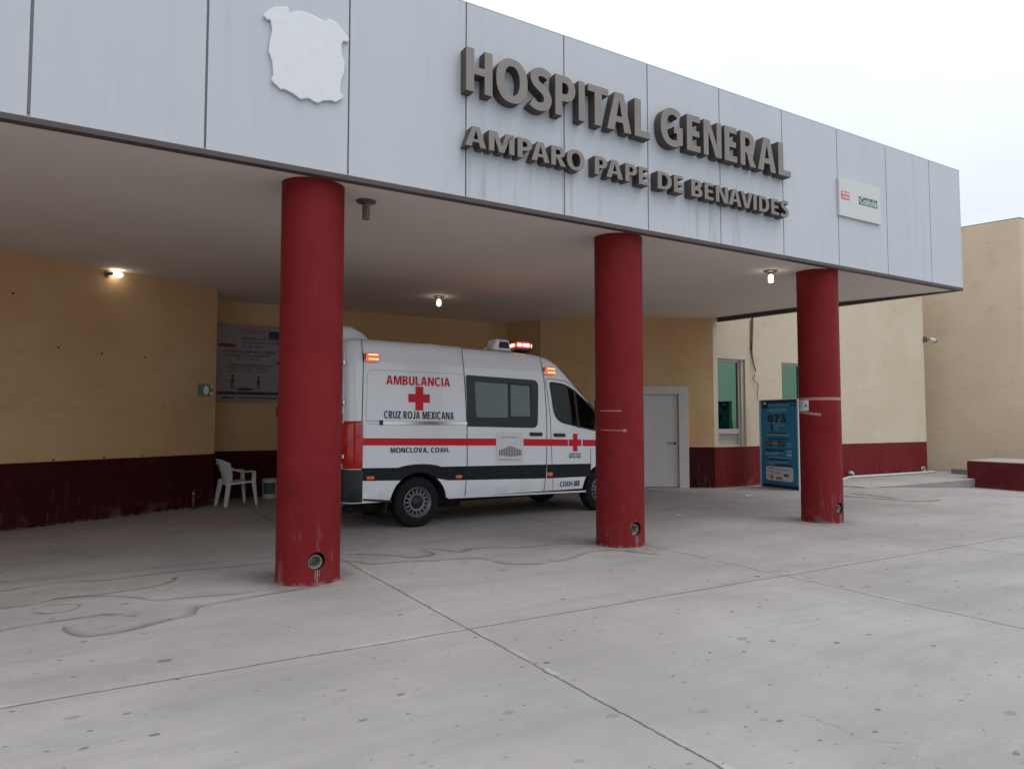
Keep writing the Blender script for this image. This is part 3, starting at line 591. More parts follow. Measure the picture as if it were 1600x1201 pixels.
# ------------------------------------------------------------------ red columns
CR, CYY = .29, 6.67
cl = ['thick red round column nearest the camera, beside the ambulance rear', 'middle red round column in front of the ambulance nose, with faint tape marks on it', 'red round column with a taped paper notice, nearest the blue stand']
for ci, cx in enumerate((1.768, 5.496, 9.328)):
    t = thing('round_column', cl[ci], 'column', (cx, CYY, 0), 0, 'red columns carrying the canopy')
    mb = MB(); n = 72
    rings = []
    for z in (0, .02, .4, 1, 2, 3, 3.66, 3.735):
        rr = CR + (.006 if z < .01 else 0) + (.004 if z > 3.7 else 0)
        rings.append([(rr * math.cos(2 * math.pi * q / n), rr * math.sin(2 * math.pi * q / n), z) for q in range(n)])
    mb.loft(rings); sh = mb.build('shaft', M['column'], t, smooth=40)
    hz = .215
    cb = MB(); cb.lathe([(0, -.2), (.079, -.2), (.079, .2), (0, .2)], (cx, CYY - .3, hz), (0, 1, 0), 28); co = cb.build('cutter', M['dark'])
    cut(sh, co); sh.name = 'shaft'
    for p in sh.data.polygons: p.use_smooth = True
    sh.data.set_sharp_from_angle(angle=R(40))
    mb = MB(); a = Vector((.02, 1, .15))
    mb.lathe([(.057, .0), (.063, .0), (.063, .2), (.057, .2), (.057, .0)], (-.004, -CR + .035, hz - .014), a, 26); mb.lathe([(.057, .13), (0, .13)], (-.004, -CR + .035, hz - .014), a, 26)
    mb.build('drain_pipe', M['pipein'], t, smooth=40)
    mb = MB(); CF = lambda u, z, d: Vector(((CR + d) * math.sin(u / CR), -(CR + d) * math.cos(u / CR), z))
    for u0, wd, ln in ((-.012, .006, .11), (.006, .009, .14), (.024, .005, .08)):
        q = [(u0 - wd / 2, hz - .08), (u0 + wd / 2, hz - .08), (u0 + wd * .7, hz - .08 - ln * .6), (u0 + .002, hz - .08 - ln), (u0 - wd * .5, hz - .08 - ln * .7)]
        mb.add([CF(a_, b_, .0025) for a_, b_ in q], [(0, 1, 2, 3, 4)])
    mb.build('lime_streak', M['lime'], t)
    def cyl_band(mbq, u0, u1, za, zb_, h, d):
        N = max(2, int(abs(u1 - u0) / .03)); vs = []
        for q in range(N + 1):
            f = q / N; u = u0 + (u1 - u0) * f; z = za + (zb_ - za) * f
            vs += [CF(u, z, d), CF(u, z + h, d)]
        mbq.add(vs, [(2 * q, 2 * q + 2, 2 * q + 3, 2 * q + 1) for q in range(N)])
    if ci == 1:
        mb = MB(); cyl_band(mb, -.45, -.17, 1.585, 1.582, .012, .002); cyl_band(mb, -.45, -.13, 1.36, 1.352, .010, .002); cyl_band(mb, -.16, -.12, 1.345, 1.345, .03, .0025); mb.build('tape_line', M['tape'], t)
    if ci == 2:
        mb = MB(); cyl_band(mb, -.85, .75, 1.775, 1.775, .042, .002); cyl_band(mb, -.74, -.26, 1.605, 1.545, .038, .002); mb.build('packing_tape', M['tape'], t)
        mb = MB(); cyl_band(mb, -.74, -.43, 1.622, 1.622, .158, .004); no = mb.build('paper_notice', M['paper'], t)
        mb = MB()
        for r_ in range(6):
            z = 1.758 - r_ * .02
            for q in range(3):
                if rnd.random() < .85: cyl_band(mb, -.70 + q * .06, -.65 + q * .06, z, z, .006, .006)
        cyl_band(mb, -.50, -.46, 1.68, 1.68, .02, .006); cyl_band(mb, -.485, -.455, 1.70, 1.70, .015, .0065); mb.build('notice_print', M['vgrey'], no)

# ------------------------------------------------------------------ raised lettering
def lettering(name, label, items, z0, z1):
    t = thing(name, label, 'sign', (5.6, D, z0))
    for ch, u0, u1 in items:
        vs, fs, _ = text2d(ch, .205)
        h0 = z0 - (.012 if ch in 'OSG' else 0); h1 = z1 + (.012 if ch in 'OSG' else 0)
        mb = MB(); solid2d(mb, vs, fs, lambda u, v, d: FP(u0 + (u1 - u0) * u, h0 + (h1 - h0) * v, d), .125, .004)
        o = mb.build('letter', [M['letter'], M['letterside']], t, True, bevel=.003)
        for p in o.data.polygons: p.material_index = 0 if abs(p.normal.y) > .8 else 1; o['label'] = 'bronze letter ' + ch
    return t
BIG = [('H', 3.13, 3.434), ('O', 3.478, 3.859), ('S', 3.878, 4.163), ('P', 4.211, 4.478), ('I', 4.523, 4.606), ('T', 4.65, 4.94), ('A', 4.92, 5.275), ('L', 5.325, 5.565), ('G', 5.73, 6.085), ('E', 6.155, 6.385), ('N', 6.44, 6.755), ('E', 6.808, 7.038), ('R', 7.10, 7.39), ('A', 7.43, 7.785), ('L', 7.835, 8.085)]
SML = [('A', 3.125, 3.365), ('M', 3.392, 3.697), ('P', 3.734, 3.914), ('A', 3.905, 4.135), ('R', 4.156, 4.352), ('O', 4.361, 4.603), ('P', 4.742, 4.916), ('A', 4.905, 5.145), ('P', 5.18, 5.355), ('E', 5.381, 5.532), ('D', 5.671, 5.896), ('E', 5.931, 6.088), ('B', 6.217, 6.407), ('E', 6.444, 6.60), ('N', 6.64, 6.86), ('A', 6.868, 7.105), ('V', 7.09, 7.315), ('I', 7.328, 7.392), ('D', 7.437, 7.632), ('E', 7.675, 7.83), ('S', 7.858, 8.028)]
lettering('hospital_sign', 'large raised bronze letters reading HOSPITAL GENERAL along the canopy fascia', BIG, 4.775, 5.225)
lettering('dedication_sign', 'smaller raised bronze letters reading AMPARO PAPE DE BENAVIDES under the larger words', SML, 4.215, 4.425)

# painted-over emblem
EM = [(200, 75), (360, 75), (370, 140), (470, 120), (540, 132), (620, 165), (700, 205), (765, 240), (800, 205), (870, 240), (930, 290), (975, 355), (1030, 425), (1020, 465), (965, 455), (945, 500), (950, 600), (980, 690), (975, 800), (940, 900), (930, 1020), (965, 1050), (960, 1085), (880, 1130), (830, 1110), (745, 1110), (690, 1140), (640, 1120), (580, 1085), (490, 1095), (405, 1030), (300, 980), (275, 990), (170, 890), (175, 850), (190, 845), (185, 740), (175, 660), (140, 570), (155, 440), (180, 330), (160, 220), (125, 220), (80, 170), (130, 115)]
ep = [ony(400 + a / 7.0625, b_ / 7.0625, D - .03) for a, b_ in EM]
mb = MB(); mb.prism([(p.x, p.z) for p in ep], FP, .03, .002)
tag(mb.build('shield_emblem', M['silver'], bevel=.012, bseg=2), 'blank shield-shaped plate painted over in silver at the left of the fascia', 'emblem')
# small board at right end
bs = thing('sign_board', 'small white board with red and dark green print at the right end of the fascia', 'sign', (9.78, D, 4.45))
mb = MB(); mb.box((9.783, D - .02, 4.745), (1.02, .035, .56)); mb.build('board', M['board'], bs, True, bevel=.004)
mb = MB(); rect(mb, FP, 9.32, 4.715, 9.515, 4.835, .040); mb.build('red_block', M['signred'], bs, True)
mb = MB(); txt(mb, 'MEJOR', FP, 9.335, 4.785, 9.50, 4.822, .042, .02); txt(mb, 'SALUD', FP, 9.335, 4.730, 9.50, 4.767, .042, .02); mb.build('block_lettering', M['signwhite'], bs, True)
mb = MB(); mb.add([FP(x, z, .040) for x, z in ((9.735, 4.82), (10.215, 4.82), (10.19, 4.76), (10.215, 4.70), (9.735, 4.70), (9.755, 4.76))], [range(6)]); mb.build('green_block', M['signgreen'], bs, True)
mb = MB(); txt(mb, 'Coahuila', FP, 9.77, 4.712, 10.175, 4.812, .042, .03); mb.build('block_lettering', M['signwhite'], bs, True)

# ------------------------------------------------------------------ lamps
def ceiling_lamp(x, y, zs_, label, lit):
    t = thing('ceiling_lamp', label, 'lamp', (x, y, zs_ - .197), 0, 'bare bulbs under the canopy')
    mb = MB(); mb.lathe([(.0, .196), (.10, .196), (.098, .180), (.075, .176), (.045, .165), (.03, .135), (0, .135)], (0, 0, 0), n=28); mb.build('socket_plate', M['fixture'], t, smooth=40)
    if lit:
        mb = MB(); mb.lathe([(0, .015), (.022, .018), (.036, .035), (.036, .105), (.024, .135), (0, .135)], (0, 0, 0), n=20); mb.build('bulb', M['bulb'], t, smooth=50)
    else:
        mb = MB(); mb.tube([(.034 * math.cos(q * .62), .034 * math.sin(q * .62), .128 - q * .0022) for q in range(58)], .0085, 8)
        mb.lathe([(.0, .165), (.038, .16), (.036, .128), (0, .125)], (0, 0, 0), n=16); mb.build('bulb', M['bulboff'], t, smooth=50)
ceiling_lamp(2.355, 6.86, 3.717, 'unlit spiral bulb on the soffit just right of the nearest column', False)
ceiling_lamp(8.69, 6.99, 3.722, 'lit bulb on the soffit left of the column with the paper notice', True)
ceiling_lamp(5.48, 11.83, 3.785, 'lit bulb deep under the canopy above the ambulance', True)
t = thing('wall_lamp', 'lit lamp high on the left cream wall just under the soffit', 'lamp', LW(LO + 1.45, 3.62, 0))
mb = MB(); p = LW(LO + 1.40, 3.715, 0); n_ = LW(0, 0, 1) - LW(0, 0, 0); dd = LW(1, 0, 0) - LW(0, 0, 0)
mb.lathe([(0, .03), (.05, .028), (.055, .002)], p, n_, 20); mb.tube([p + n_ * .02, p + n_ * .08, p + n_ * .1 + dd * .03], .022, 12); mb.build('bracket', M['fixture'], t, True, smooth=40)
mb = MB(); q = p + n_ * .10 + dd * .03; mb.lathe([(0, 0), (.03, .004), (.038, .03), (.038, .10), (.026, .135), (0, .142)], q, dd, 18); mb.build('bulb', M['bulb'], t, True, smooth=50)

# ------------------------------------------------------------------ ambulance (local: x along, y across away from the camera side, z up)
VA = R(3.0); VO = Vector((3.93, 9.1, 0)); VW = 1.86
amb = thing('ambulance', 'white high roof ambulance van with red stripe, red crosses and lit red lamps', 'ambulance', VO, VA)
VR = Matrix.Rotation(VA, 3, 'Z')
def inset(z):
    if z < .48: return (.48 - z) * .12
    crease = .010 * (1 / (1 + math.exp(-(z - 2.30) / .012)) + 1 / (1 + math.exp(-(z - 2.37) / .012)))
    return crease + (0 if z < 1.3 else .095 * ((z - 1.3) / 1.15) ** 1.5)
def extra(s):
    if s < -.83: return .16 * (1 - math.sqrt(max(0, 1 - min(1, (-.83 - s) / .20) ** 2)))
    if s > 3.2: return .30 * ((s - 3.2) / 1.0) ** 2.2
    return 0
def V(s, z, off=0.0): return Vector((s, inset(z) + extra(s) - off, z))
def S(px, py):
    """photo pixel -> (s, z) on the curved near side of the van"""
    q = .0; s = z = 0
    for _ in range(8):
        p = on(px, py, VO + VR @ Vector((0, q, 0)), VR @ Vector((0, 1, 0))); l = VR.transposed() @ (p - VO); s, z = l.x, l.z; q = inset(min(z, 2.45)) + extra(max(-1.02, s))
    return (s, z)
def decal2d(name, vs, fs, m, off=.004, parent=amb, step_=.06):
    bm = bmesh.new(); bv = [bm.verts.new((x, 0, z)) for x, z in vs]
    for f in fs:
        try: bm.faces.new([bv[i] for i in f])
        except ValueError: pass
    zs = [z for _, z in vs]; xs_ = [x for x, _ in vs]; z = math.ceil(max(min(zs), 1.3) / step_) * step_
    if max(zs) > 1.3:
        while z < max(zs):
            bmesh.ops.bisect_plane(bm, geom=bm.verts[:] + bm.edges[:] + bm.faces[:], plane_co=(0, 0, z), plane_no=(0, 0, 1)); z += step_
    for x in [-.98, -.94, -.9, -.86, -.83] + [3.2 + .1 * q for q in range(9)]:
        if min(xs_) < x < max(xs_): bmesh.ops.bisect_plane(bm, geom=bm.verts[:] + bm.edges[:] + bm.faces[:], plane_co=(x, 0, 0), plane_no=(1, 0, 0))
    bm.verts.index_update(); mb = MB(); mb.add([V(v.co.x, v.co.z, off) for v in bm.verts], [[v.index for v in f.verts] for f in bm.faces]); bm.free()
    return mb.build(name, m, parent)
def dpoly(name, pts, m, off=.004, parent=amb): return decal2d(name, pts, [tuple(range(len(pts)))], m, off, parent)
def bil(c, u, v):   # c = TL, TR, BR, BL in (s,z)
    a = [c[0][i] + (c[1][i] - c[0][i]) * u for i in (0, 1)]; b_ = [c[3][i] + (c[2][i] - c[3][i]) * u for i in (0, 1)]
    return (b_[0] + (a[0] - b_[0]) * v, b_[1] + (a[1] - b_[1]) * v)
def dtext(name, body, corners, m, bold=.02, off=.005, parent=amb):
    c = [S(*p) for p in corners]; vs, fs, _ = text2d(body, bold); return decal2d(name, [bil(c, u, v) for u, v in vs], fs, m, off, parent)
def dstrip(name, pts, wd, m, off=.0035, parent=amb):
    vs = []; P = [Vector(p) for p in pts]; D2 = []
    for k in range(len(P) - 1):
        L = (P[k + 1] - P[k]).length; N = max(1, int(L / .06)); D2 += [P[k].lerp(P[k + 1], q / N) for q in range(N)]
    D2.append(P[-1])
    for k, p in enumerate(D2):
        t_ = (D2[min(k + 1, len(D2) - 1)] - D2[max(k - 1, 0)]).normalized(); nn = Vector((-t_.y, t_.x)) * wd / 2
        vs += [V(*(p + nn), off), V(*(p - nn), off)]
    mb = MB(); mb.add(vs, [(2 * k, 2 * k + 1, 2 * k + 3, 2 * k + 2) for k in range(len(D2) - 1)]); return mb.build(name, m, parent)
def rounded(c, r, n=6):
    """round the corners of a polygon given in (s,z)"""
    out = []; L = len(c)
    for k in range(L):
        p, a, b_ = Vector(c[k]), Vector(c[k - 1]), Vector(c[(k + 1) % L]); rr = r[k] if isinstance(r, (list, tuple)) else r
        d1, d2 = (a - p), (b_ - p); q1 = p + d1.normalized() * min(rr, d1.length * .45); q2 = p + d2.normalized() * min(rr, d2.length * .45)
        for i in range(n + 1):
            t_ = i / n; out.append(tuple(q1 * (1 - t_) ** 2 + p * 2 * t_ * (1 - t_) + q2 * t_ * t_))
    return out
# -- body shell
TOPS = [(-1.03, 2.54), (-.98, 2.585), (-.9, 2.61), (.3, 2.60), (1.6, 2.575), (1.95, 2.56), (2.1, 2.545)]
for px, py in ((857, 559.5), (868, 567), (878, 576), (886, 585), (898, 598.5), (910, 612), (920, 624.5), (929, 636)):
    s_, z_ = S(px, py); TOPS.append((s_, z_ + .03))
TOPS += [(3.55, 1.40), (3.7, 1.31), (3.9, 1.18), (4.05, 1.03), (4.14, .85), (4.18, .6)]
def ztop(s):
    for (a, za), (b_, zb_) in zip(TOPS, TOPS[1:]):
        if a <= s <= b_: return za + (zb_ - za) * (s - a) / (b_ - a)
    return TOPS[0][1] if s < TOPS[0][0] else TOPS[-1][1]
SILL = .385
def section(s):
    zt = ztop(s); e = extra(s); pts = []; zc = zt - .15
    for q in range(49): z = SILL + (zc - SILL) * q / 48; pts.append((inset(z) + e, z))
    i0 = inset(zc) + e
    for a, b_ in ((.012, .10), (.035, .062), (.075, .032), (.14, .012), (.25, -.002), (.45, -.018)): pts.append((i0 + a, zt - b_))
    pts.append((VW / 2, zt + .028))
    return pts
ST = [-1.03, -1.015, -.99, -.95, -.9, -.83, -.6, -.3, 0, .3, .6, .9, 1.2, 1.5, 1.8, 2.0, 2.1, 2.2, 2.3, 2.4, 2.5, 2.6, 2.7, 2.8, 2.9, 3.0, 3.1, 3.2, 3.35, 3.55, 3.7, 3.8, 3.9, 3.98, 4.05, 4.1, 4.14, 4.18]
mb = MB(); rings = []
for s in ST:
    p = section(s); rings.append([Vector((s, a, z)) for a, z in p] + [Vector((s, VW - a, z)) for a, z in p[-2::-1]])
mb.loft(rings); body = mb.build('body', M['white'], amb)
WB = 3.36; WR = .345
def cutter_local(mbq, m):
    mbq.v = [tuple(VO + VR @ Vector(p)) for p in mbq.v]; return mbq.build('cutter', m)
for wx in (0, WB):
    for y0, y1 in ((-.3, .42), (VW - .42, VW + .3)):
        cb = MB(); cb.prism([(.435 * math.cos(R(a)), .435 * math.sin(R(a))) for a in range(0, 360, 10)], lambda u, v, d: Vector((wx + u, d, WR - .015 + v)), y0, y1); cut(body, cutter_local(cb, M['dark']))
CW = rounded([S(*p) for p in ((857.5, 596), (880, 599), (896, 608), (931, 641), (931, 673.5), (904, 667.5), (874, 659.5), (865, 647))], [.06, .1, .1, .02, .05, .15, .1, .1])
cwc = Vector((sum(p[0] for p in CW) / len(CW), sum(p[1] for p in CW) / len(CW)))
cb = MB(); cb.prism([tuple(cwc + (Vector(p) - cwc) * .93) for p in CW], lambda u, v, d: Vector((u, d, v)), -.3, VW + .3); cut(body, cutter_local(cb, M['black'])); body.name = 'body'
for p in body.data.polygons: p.use_smooth = True
body.data.set_sharp_from_angle(angle=R(28))
# -- cab glass with its black surround, seats seen through it
def ring2d(outer, inner): n = len(outer); return outer + inner, [(i, (i + 1) % n, (i + 1) % n + n, i + n) for i in range(n)]
inn = [tuple(cwc + (Vector(p) - cwc) * .92) for p in CW]
for side in (0, 1):
    vs, fs = ring2d(CW, inn); cwf = decal2d('cab_window', vs, fs, M['gap'], .006)
    pane = dpoly('pane', [tuple(cwc + (Vector(p) - cwc) * .935) for p in CW], M['cabglass'], .0045, cwf)
    a, b_ = S(896.4, 609), S(903.8, 668); dstrip('divider', [a, b_], .05, M['gap'], .0075, cwf)
    if side:
        for o in [cwf] + list(cwf.children): o.data.transform(Matrix.Translation((0, VW, 0)) @ Matrix.Scale(-1, 4, (0, 1, 0)))
for y in (.45, 1.4):
    mb = MB(); mb.loft([rrect(y - .23, 1.45, y + .23, 2.02, .1, 4) and [Vector((x, a, b_)) for a, b_ in rrect(y - w_, 1.45, y + w_, zt_, .09, 4)] for x, w_, zt_ in ((2.45, .22, 1.78), (2.50, .235, 1.80), (2.58, .22, 1.76))]); mb.build('cab_seat', M['black'], amb, smooth=40)
# -- windscreen, bonnet details
mb = MB(); rings = []
for s in (2.52, 2.7, 2.9, 3.1, 3.3, 3.45):
    p = section(s); rings.append([Vector((s + .006, a, z + .008)) for a, z in p[50:]] + [Vector((s + .006, VW - a, z + .008)) for a, z in p[-2:49:-1]])
mb.loft(rings, closed=False, caps=False); mb.build('windscreen', M['vglass'], amb, smooth=60)
mb = MB(); mb.box((4.17, VW / 2, .80), (.03, .95, .22)); [mb.box((4.19, VW / 2, .73 + k * .05), (.02, .9, .015)) for k in range(4)]; mb.build('grille', M['black'], amb, bevel=.01)
for y in (.34, VW - .34):
    mb = MB(); mb.loft([[Vector((3.98 + .12 * (1 - q * .5), y + a * (1 - .1 * q), b_ * (1 - .1 * q) + .09 * q)) for a, b_ in rrect(-.14, .80, .14, 1.0, .05, 4)] for q in (0, .5, 1)]); mb.build('headlight', M['clear'], amb, smooth=40)
mb = MB(); mb.loft([[Vector((s, VW / 2 + sg * w_, z)) for sg, z in ((-1, .30), (-1, .58), (1, .58), (1, .30))] for s, w_ in ((3.9, .80), (4.12, .72), (4.22, .58))]); mb.build('front_bumper', M['black'], amb, bevel=.03)
for y, sg in ((.02, -1), (VW - .02, 1)):
    mb = MB(); mb.tube([(3.12, y + .02 * -sg, 1.42), (3.14, y + sg * .14, 1.50)], .03, 8)
    mb.loft([[Vector((3.10 + x, y + sg * .20 + a * k_, b_ * 1.0 + 1.62 * 0)) for a, b_ in rrect(-.09, 1.46, .09, 1.84, .06, 4)] for x, k_ in ((0, .85), (.05, 1), (.12, .8))]); mb.build('side_mirror', M['black'], amb, smooth=40)
# -- graphics on the near side
g = lambda *pts: [S(*p) for p in pts]
dstr = dpoly
for a, b_ in ((565.5, 775), (817.6, 893), (902.5, 907.8), (910.2, 960)):
    yt = lambda x: 684.4 + max(0, x - 740) * .0125; yb = lambda x: 695.6 + max(0, x - 740) * .006
    if 893 in (a, b_) and b_ == 893: b_ = 887.3
    if a == 902.5: a, b_ = 888.6, 908.2
    dpoly('red_stripe', g((a, yt(a)), (b_, yt(b_)), (b_, yb(b_)), (a, yb(a))), M['vred'], .004)
dpoly('red_cross', g((895, 677), (902, 677.3), (902, 705), (895, 704.7)), M['vred'], .0055)
cr = g((649, 603.6), (661.3, 604.2), (661.3, 615.6), (671.4, 616), (671.4, 629.3), (661.3, 629), (661.3, 641.2), (649, 640.8), (649, 628.5), (637.8, 628), (637.8, 615), (649, 615.3))
dpoly('red_cross', cr, M['vred'], .004)
dtext('word_ambulancia', 'AMBULANCIA', ((603.4, 586), (702.8, 590.3), (702.8, 604.2), (603.4, 600.4)), M['vred'], .03)
dtext('word_cruz_roja', 'CRUZ ROJA MEXICANA', ((599.8, 641.5), (709, 643.6), (709, 655.6), (599.8, 653.6)), M['vblack'], .015)
dtext('word_monclova', 'MONCLOVA, COAH.', ((610, 699), (702, 698.8), (702, 707.6), (610, 709)), M['vblack'], .015)
dtext('word_small_name', 'CRUZ ROJA', ((889, 707.6), (907.5, 707.4), (907.5, 710.6), (889, 710.8)), M['vblack'], .01)
dtext('word_small_name', 'MEXICANA', ((889, 712), (907.5, 711.8), (907.5, 715), (889, 715.2)), M['vblack'], .01)
dtext('unit_number', 'COAH-188', ((875.2, 751.6), (905.8, 750.0), (904.2, 758.8), (874.6, 760.0)), M['vblack'], .02)
dpoly('dark_band', g((565.3, 731), (622, 730.4), (622, 750.3), (565.3, 751)), M['band'], .003)
dpoly('dark_band', g((701, 728.6), (853.6, 725.3), (853.2, 747), (701, 750.1)), M['band'], .003)
dpoly('dark_band', g((854.6, 725.3), (923, 724), (921, 744), (854.2, 747)), M['band'], .003)
dpoly('dark_band', g((622, 750.3), (622, 730.4), (701, 728.6), (701, 750.1)) + [(.432 * math.cos(R(a)), WR - .015 + .432 * math.sin(R(a))) for a in range(51, 130, 6)], M['band'], .0034)
dpoly('wheel_arch', [(.38 * math.cos(R(a)), .79 + .085 * math.sin(R(a))) for a in range(0, 181, 10)], M['band'], .0038)
# panel joints
dstrip('panel_gap', g((722, 543), (725, 585), (729.4, 660), (730, 726), (726, 774)), .012, M['gap'])
dstrip('panel_gap', g((722, 543.5), (770, 546.5), (838, 554), (844, 556), (849.5, 591), (853.5, 640), (854.4, 675), (853.8, 726), (849.3, 768)), .011, M['gap'])
dstrip('panel_gap', g((565.3, 530), (567.3, 560), (566, 640), (565, 700), (565.3, 780)), .011, M['gap'])
dstrip('panel_gap', g((922, 742), (923, 725), (922.5, 700)), .008, M['gap'])
dstrip('panel_gap', g((853.5, 591.5), (862, 592), (880, 594.5), (892, 600), (905, 612), (924, 633)), .009, M['gap'])
dstrip('panel_gap', g((851.6, 592), (856, 620), (859.5, 650), (861, 690), (862.5, 726), (863.6, 768)), .008, M['gap'])
pr = rounded(g((574, 577), (727, 584.5), (728.4, 663.5), (571.5, 662)), .09)
dstrip('pressed_panel', pr + [pr[0]], .006, mat('pressed_edge', (.4, .41, .43), .4), .003)
dstrip('pressed_panel', g((571.8, 657), (595, 657.3)), .005, M['gap'], .003)
# door rail
mb = MB(); a, b_ = S(594, 660), S(729, 660.5)
mb.loft([[V(s, z + dz, o_) for dz, o_ in ((-.028, 0), (-.028, .018), (.02, .018), (.028, 0))] for s, z in (a, ((a[0] + b_[0]) / 2, (a[1] + b_[1]) / 2), b_)]); mb.build('door_rail', M['chrome'], amb)
mb = MB(); mb.loft([[V(s, a[1] + dz, o_) for dz, o_ in ((-.031, 0), (-.031, .021), (.031, .021), (.031, 0))] for s in (a[0] - .01, a[0] + .035)]); mb.build('rail_end', M['black'], amb)
# saloon window
wo = rounded(g((727.8, 585.6), (840.6, 594), (839.6, 668.5), (729.6, 666)), [.03, .11, .10, .03])
sw = dpoly('side_window', wo, M['vglass'], .007)
dpoly('pane', rounded(g((741, 596.5), (792.5, 600.2), (793, 652.4), (743.5, 651.5)), [.02, .02, .02, .06]), M['vpane'], .010, sw)
dpoly('pane', rounded(g((797, 601.2), (826.5, 603), (828, 650.5), (797.5, 650.2)), .02), M['vpane'], .010, sw)
fr = rounded(g((794.6, 599), (828.6, 601.2), (830.4, 653), (795.3, 653)), .02); dstrip('sliding_frame', fr + [fr[0]], .022, M['black'], .012, sw)
# donated-by sticker
stk = dpoly('sticker', g((775, 675.5), (817.5, 676), (817.5, 723.2), (775, 722.8)), M['sticker'], .0065)
dtext('sticker_print', 'Unidad donada por', ((783, 681.2), (809.5, 681.6), (809.5, 685), (783, 684.6)), M['vgrey'], .0, .0085, stk)
dtext('sticker_print', 'Nacional Monte de Piedad', ((778.4, 716), (813.6, 716.2), (813.6, 719.2), (778.4, 719)), M['vgrey'], .01, .0085, stk)
for k in range(14):
    x = 779.5 + k * 2.55; h = 9 + 8 * (1 - abs(k - 6.5) / 6.5); base = 711.5 + 1.5 * (1 - abs(k - 6.5) / 6.5)
    dpoly('sticker_print', g((x, base - h), (x + 1.7, base - h + .3), (x + 1.7, base), (x, base)), M['mauve'], .0085, stk)
# handles, markers, lamps
def bump_box(name, c, m, depth, parent=amb, r=.02, base=0.0):
    p = rounded(c, r, 3); mb = MB(); n = len(p); cc = Vector((sum(q[0] for q in p) / n, sum(q[1] for q in p) / n))
    mb.loft([[V(*q, base) for q in p], [V(*q, base + depth * .7) for q in p], [V(*(cc + (Vector(q) - cc) * .85), base + depth) for q in p]]); return mb.build(name, m, parent, smooth=40)
bump_box('door_handle', g((827.5, 675.2), (846.3, 675.6), (846.3, 681), (827.5, 680.6)), M['black'], .035)
bump_box('door_handle', g((865, 676.6), (882.3, 677), (882.3, 682.2), (865, 681.8)), M['black'], .035)
for c in (((572.8, 744), (584.4, 743.6), (584.4, 748.8), (572.8, 749.2)), ((712, 742.2), (721.6, 741.6), (721.6, 746.8), (712, 747.2)), ((854.6, 738), (863.2, 737.5), (863.2, 743.4), (854.6, 743.8))): bump_box('side_marker', g(*c), M['amber'], .014, r=.015)
for c in (((567.6, 551.3), (589.8, 553), (589.6, 566.5), (567.8, 565)), ((847.6, 573.8), (864.2, 575.2), (864.4, 586.6), (848, 585.6))):
    h = bump_box('flash_lamp', g(*c), M['chrome'], .05, r=.025); sc_ = S(sum(q[0] for q in c) / 4 + (1.2), sum(q[1] for q in c) / 4 - .8)
    C4 = [Vector(S(*q)) for q in c]; cc = sum(C4, Vector((0, 0))) / 4 + Vector((.018, .012)); ln = bump_box('lens', [tuple(cc + (q - cc - Vector((.018, .012)) * 0) * .80) for q in C4], M['lampred'], .02, h, .02, .045)
    for dz in (.028, -.032): bump_box('lamp_core', [tuple(cc + Vector((q[0] * .7, q[1] * .14 + dz))) for q in [(p - sum(C4, Vector((0, 0))) / 4) for p in C4]], M['lamphot'], .01, ln, .008, .062)
# lower edge
dstrip('sill', g((567, 780.5), (612, 783)), .03, M['black'], .004); dstrip('sill', g((700, 777.2), (850, 770), (915, 767)), .028, M['sticker'], .006)
# rear corner: tail light, bumper, doors, chevrons
def patch(name, s0, s1, z0, z1, m, off, parent=amb, nz_=6, tilt=0.0):
    mb = MB(); N = 10; vs = [V(s0 + (s1 - s0) * i / N + tilt * j / nz_, z0 + (z1 - z0) * j / nz_, off) for j in range(nz_ + 1) for i in range(N + 1)]
    mb.add(vs, [(j * (N + 1) + i, j * (N + 1) + i + 1, (j + 1) * (N + 1) + i + 1, (j + 1) * (N + 1) + i) for j in range(nz_) for i in range(N)]); return mb.build(name, m, parent, smooth=60)
XR = -1.03
for far in (0, 1):
    mb = MB(); N = 12; rows = []
    for z, o_ in ((.84, .003), (.86, .014), (1.0, .018), (1.2, .02), (1.4, .018), (1.45, .014), (1.47, .003)):
        row = []
        for i in range(N + 1):
            s = -.838 - (.19) * (1 - (1 - i / N) ** 2); p = V(s, z, o_); p.x -= o_ * (i / N); row.append(p)
        row.append(Vector((XR - o_, .26 if z > 1.1 else .30, z))); rows.append(row)
    if far: rows = [[Vector((p.x, VW - p.y, p.z)) for p in r_] for r_ in rows]
    mb.loft(rows, closed=False, caps=False); mb.build('tail_light', M['tail'], amb, smooth=50)
for z0 in (1.02, 1.26):
    mb = MB(); mb.loft([[V(-.838 - .17 * (1 - (1 - i / 10) ** 2), z0 + dz_, .0225 - abs(dz_) * .1) for dz_ in (-.018, .018)] for i in range(1, 11)], closed=False, caps=False); mb.build('lens_rib', M['vred'], amb, smooth=50)
mb = MB(); mb.loft([[Vector((XR - .022, .27, z)), Vector((XR - .022, .34, z))] for z in (1.0, 1.3)], closed=False, caps=False); mb.build('reverse_light', M['clear'], amb)
mb = MB(); N = 10; rows = []
for z, o_ in ((.40, .0), (.42, .03), (.6, .045), (.82, .04), (.83, .0)):
    near = [V(-.832 - .195 * (1 - (1 - i / N) ** 2), .6, o_ * min(1, .2 + i / N)) for i in range(N + 1)]
    near = [Vector((p.x - o_ * (i / N), p.y, z)) for i, p in enumerate(near)]
    rows.append(near + [Vector((XR - .02 - o_, .3, z)), Vector((XR - .02 - o_, VW - .3, z))] + [Vector((p.x, VW - p.y, z)) for p in near[::-1]])
mb.loft(rows, closed=False, caps=False); mb.build('rear_bumper', M['black'], amb, smooth=50)
RF = lambda y, z, d: Vector((XR - d, y, z))
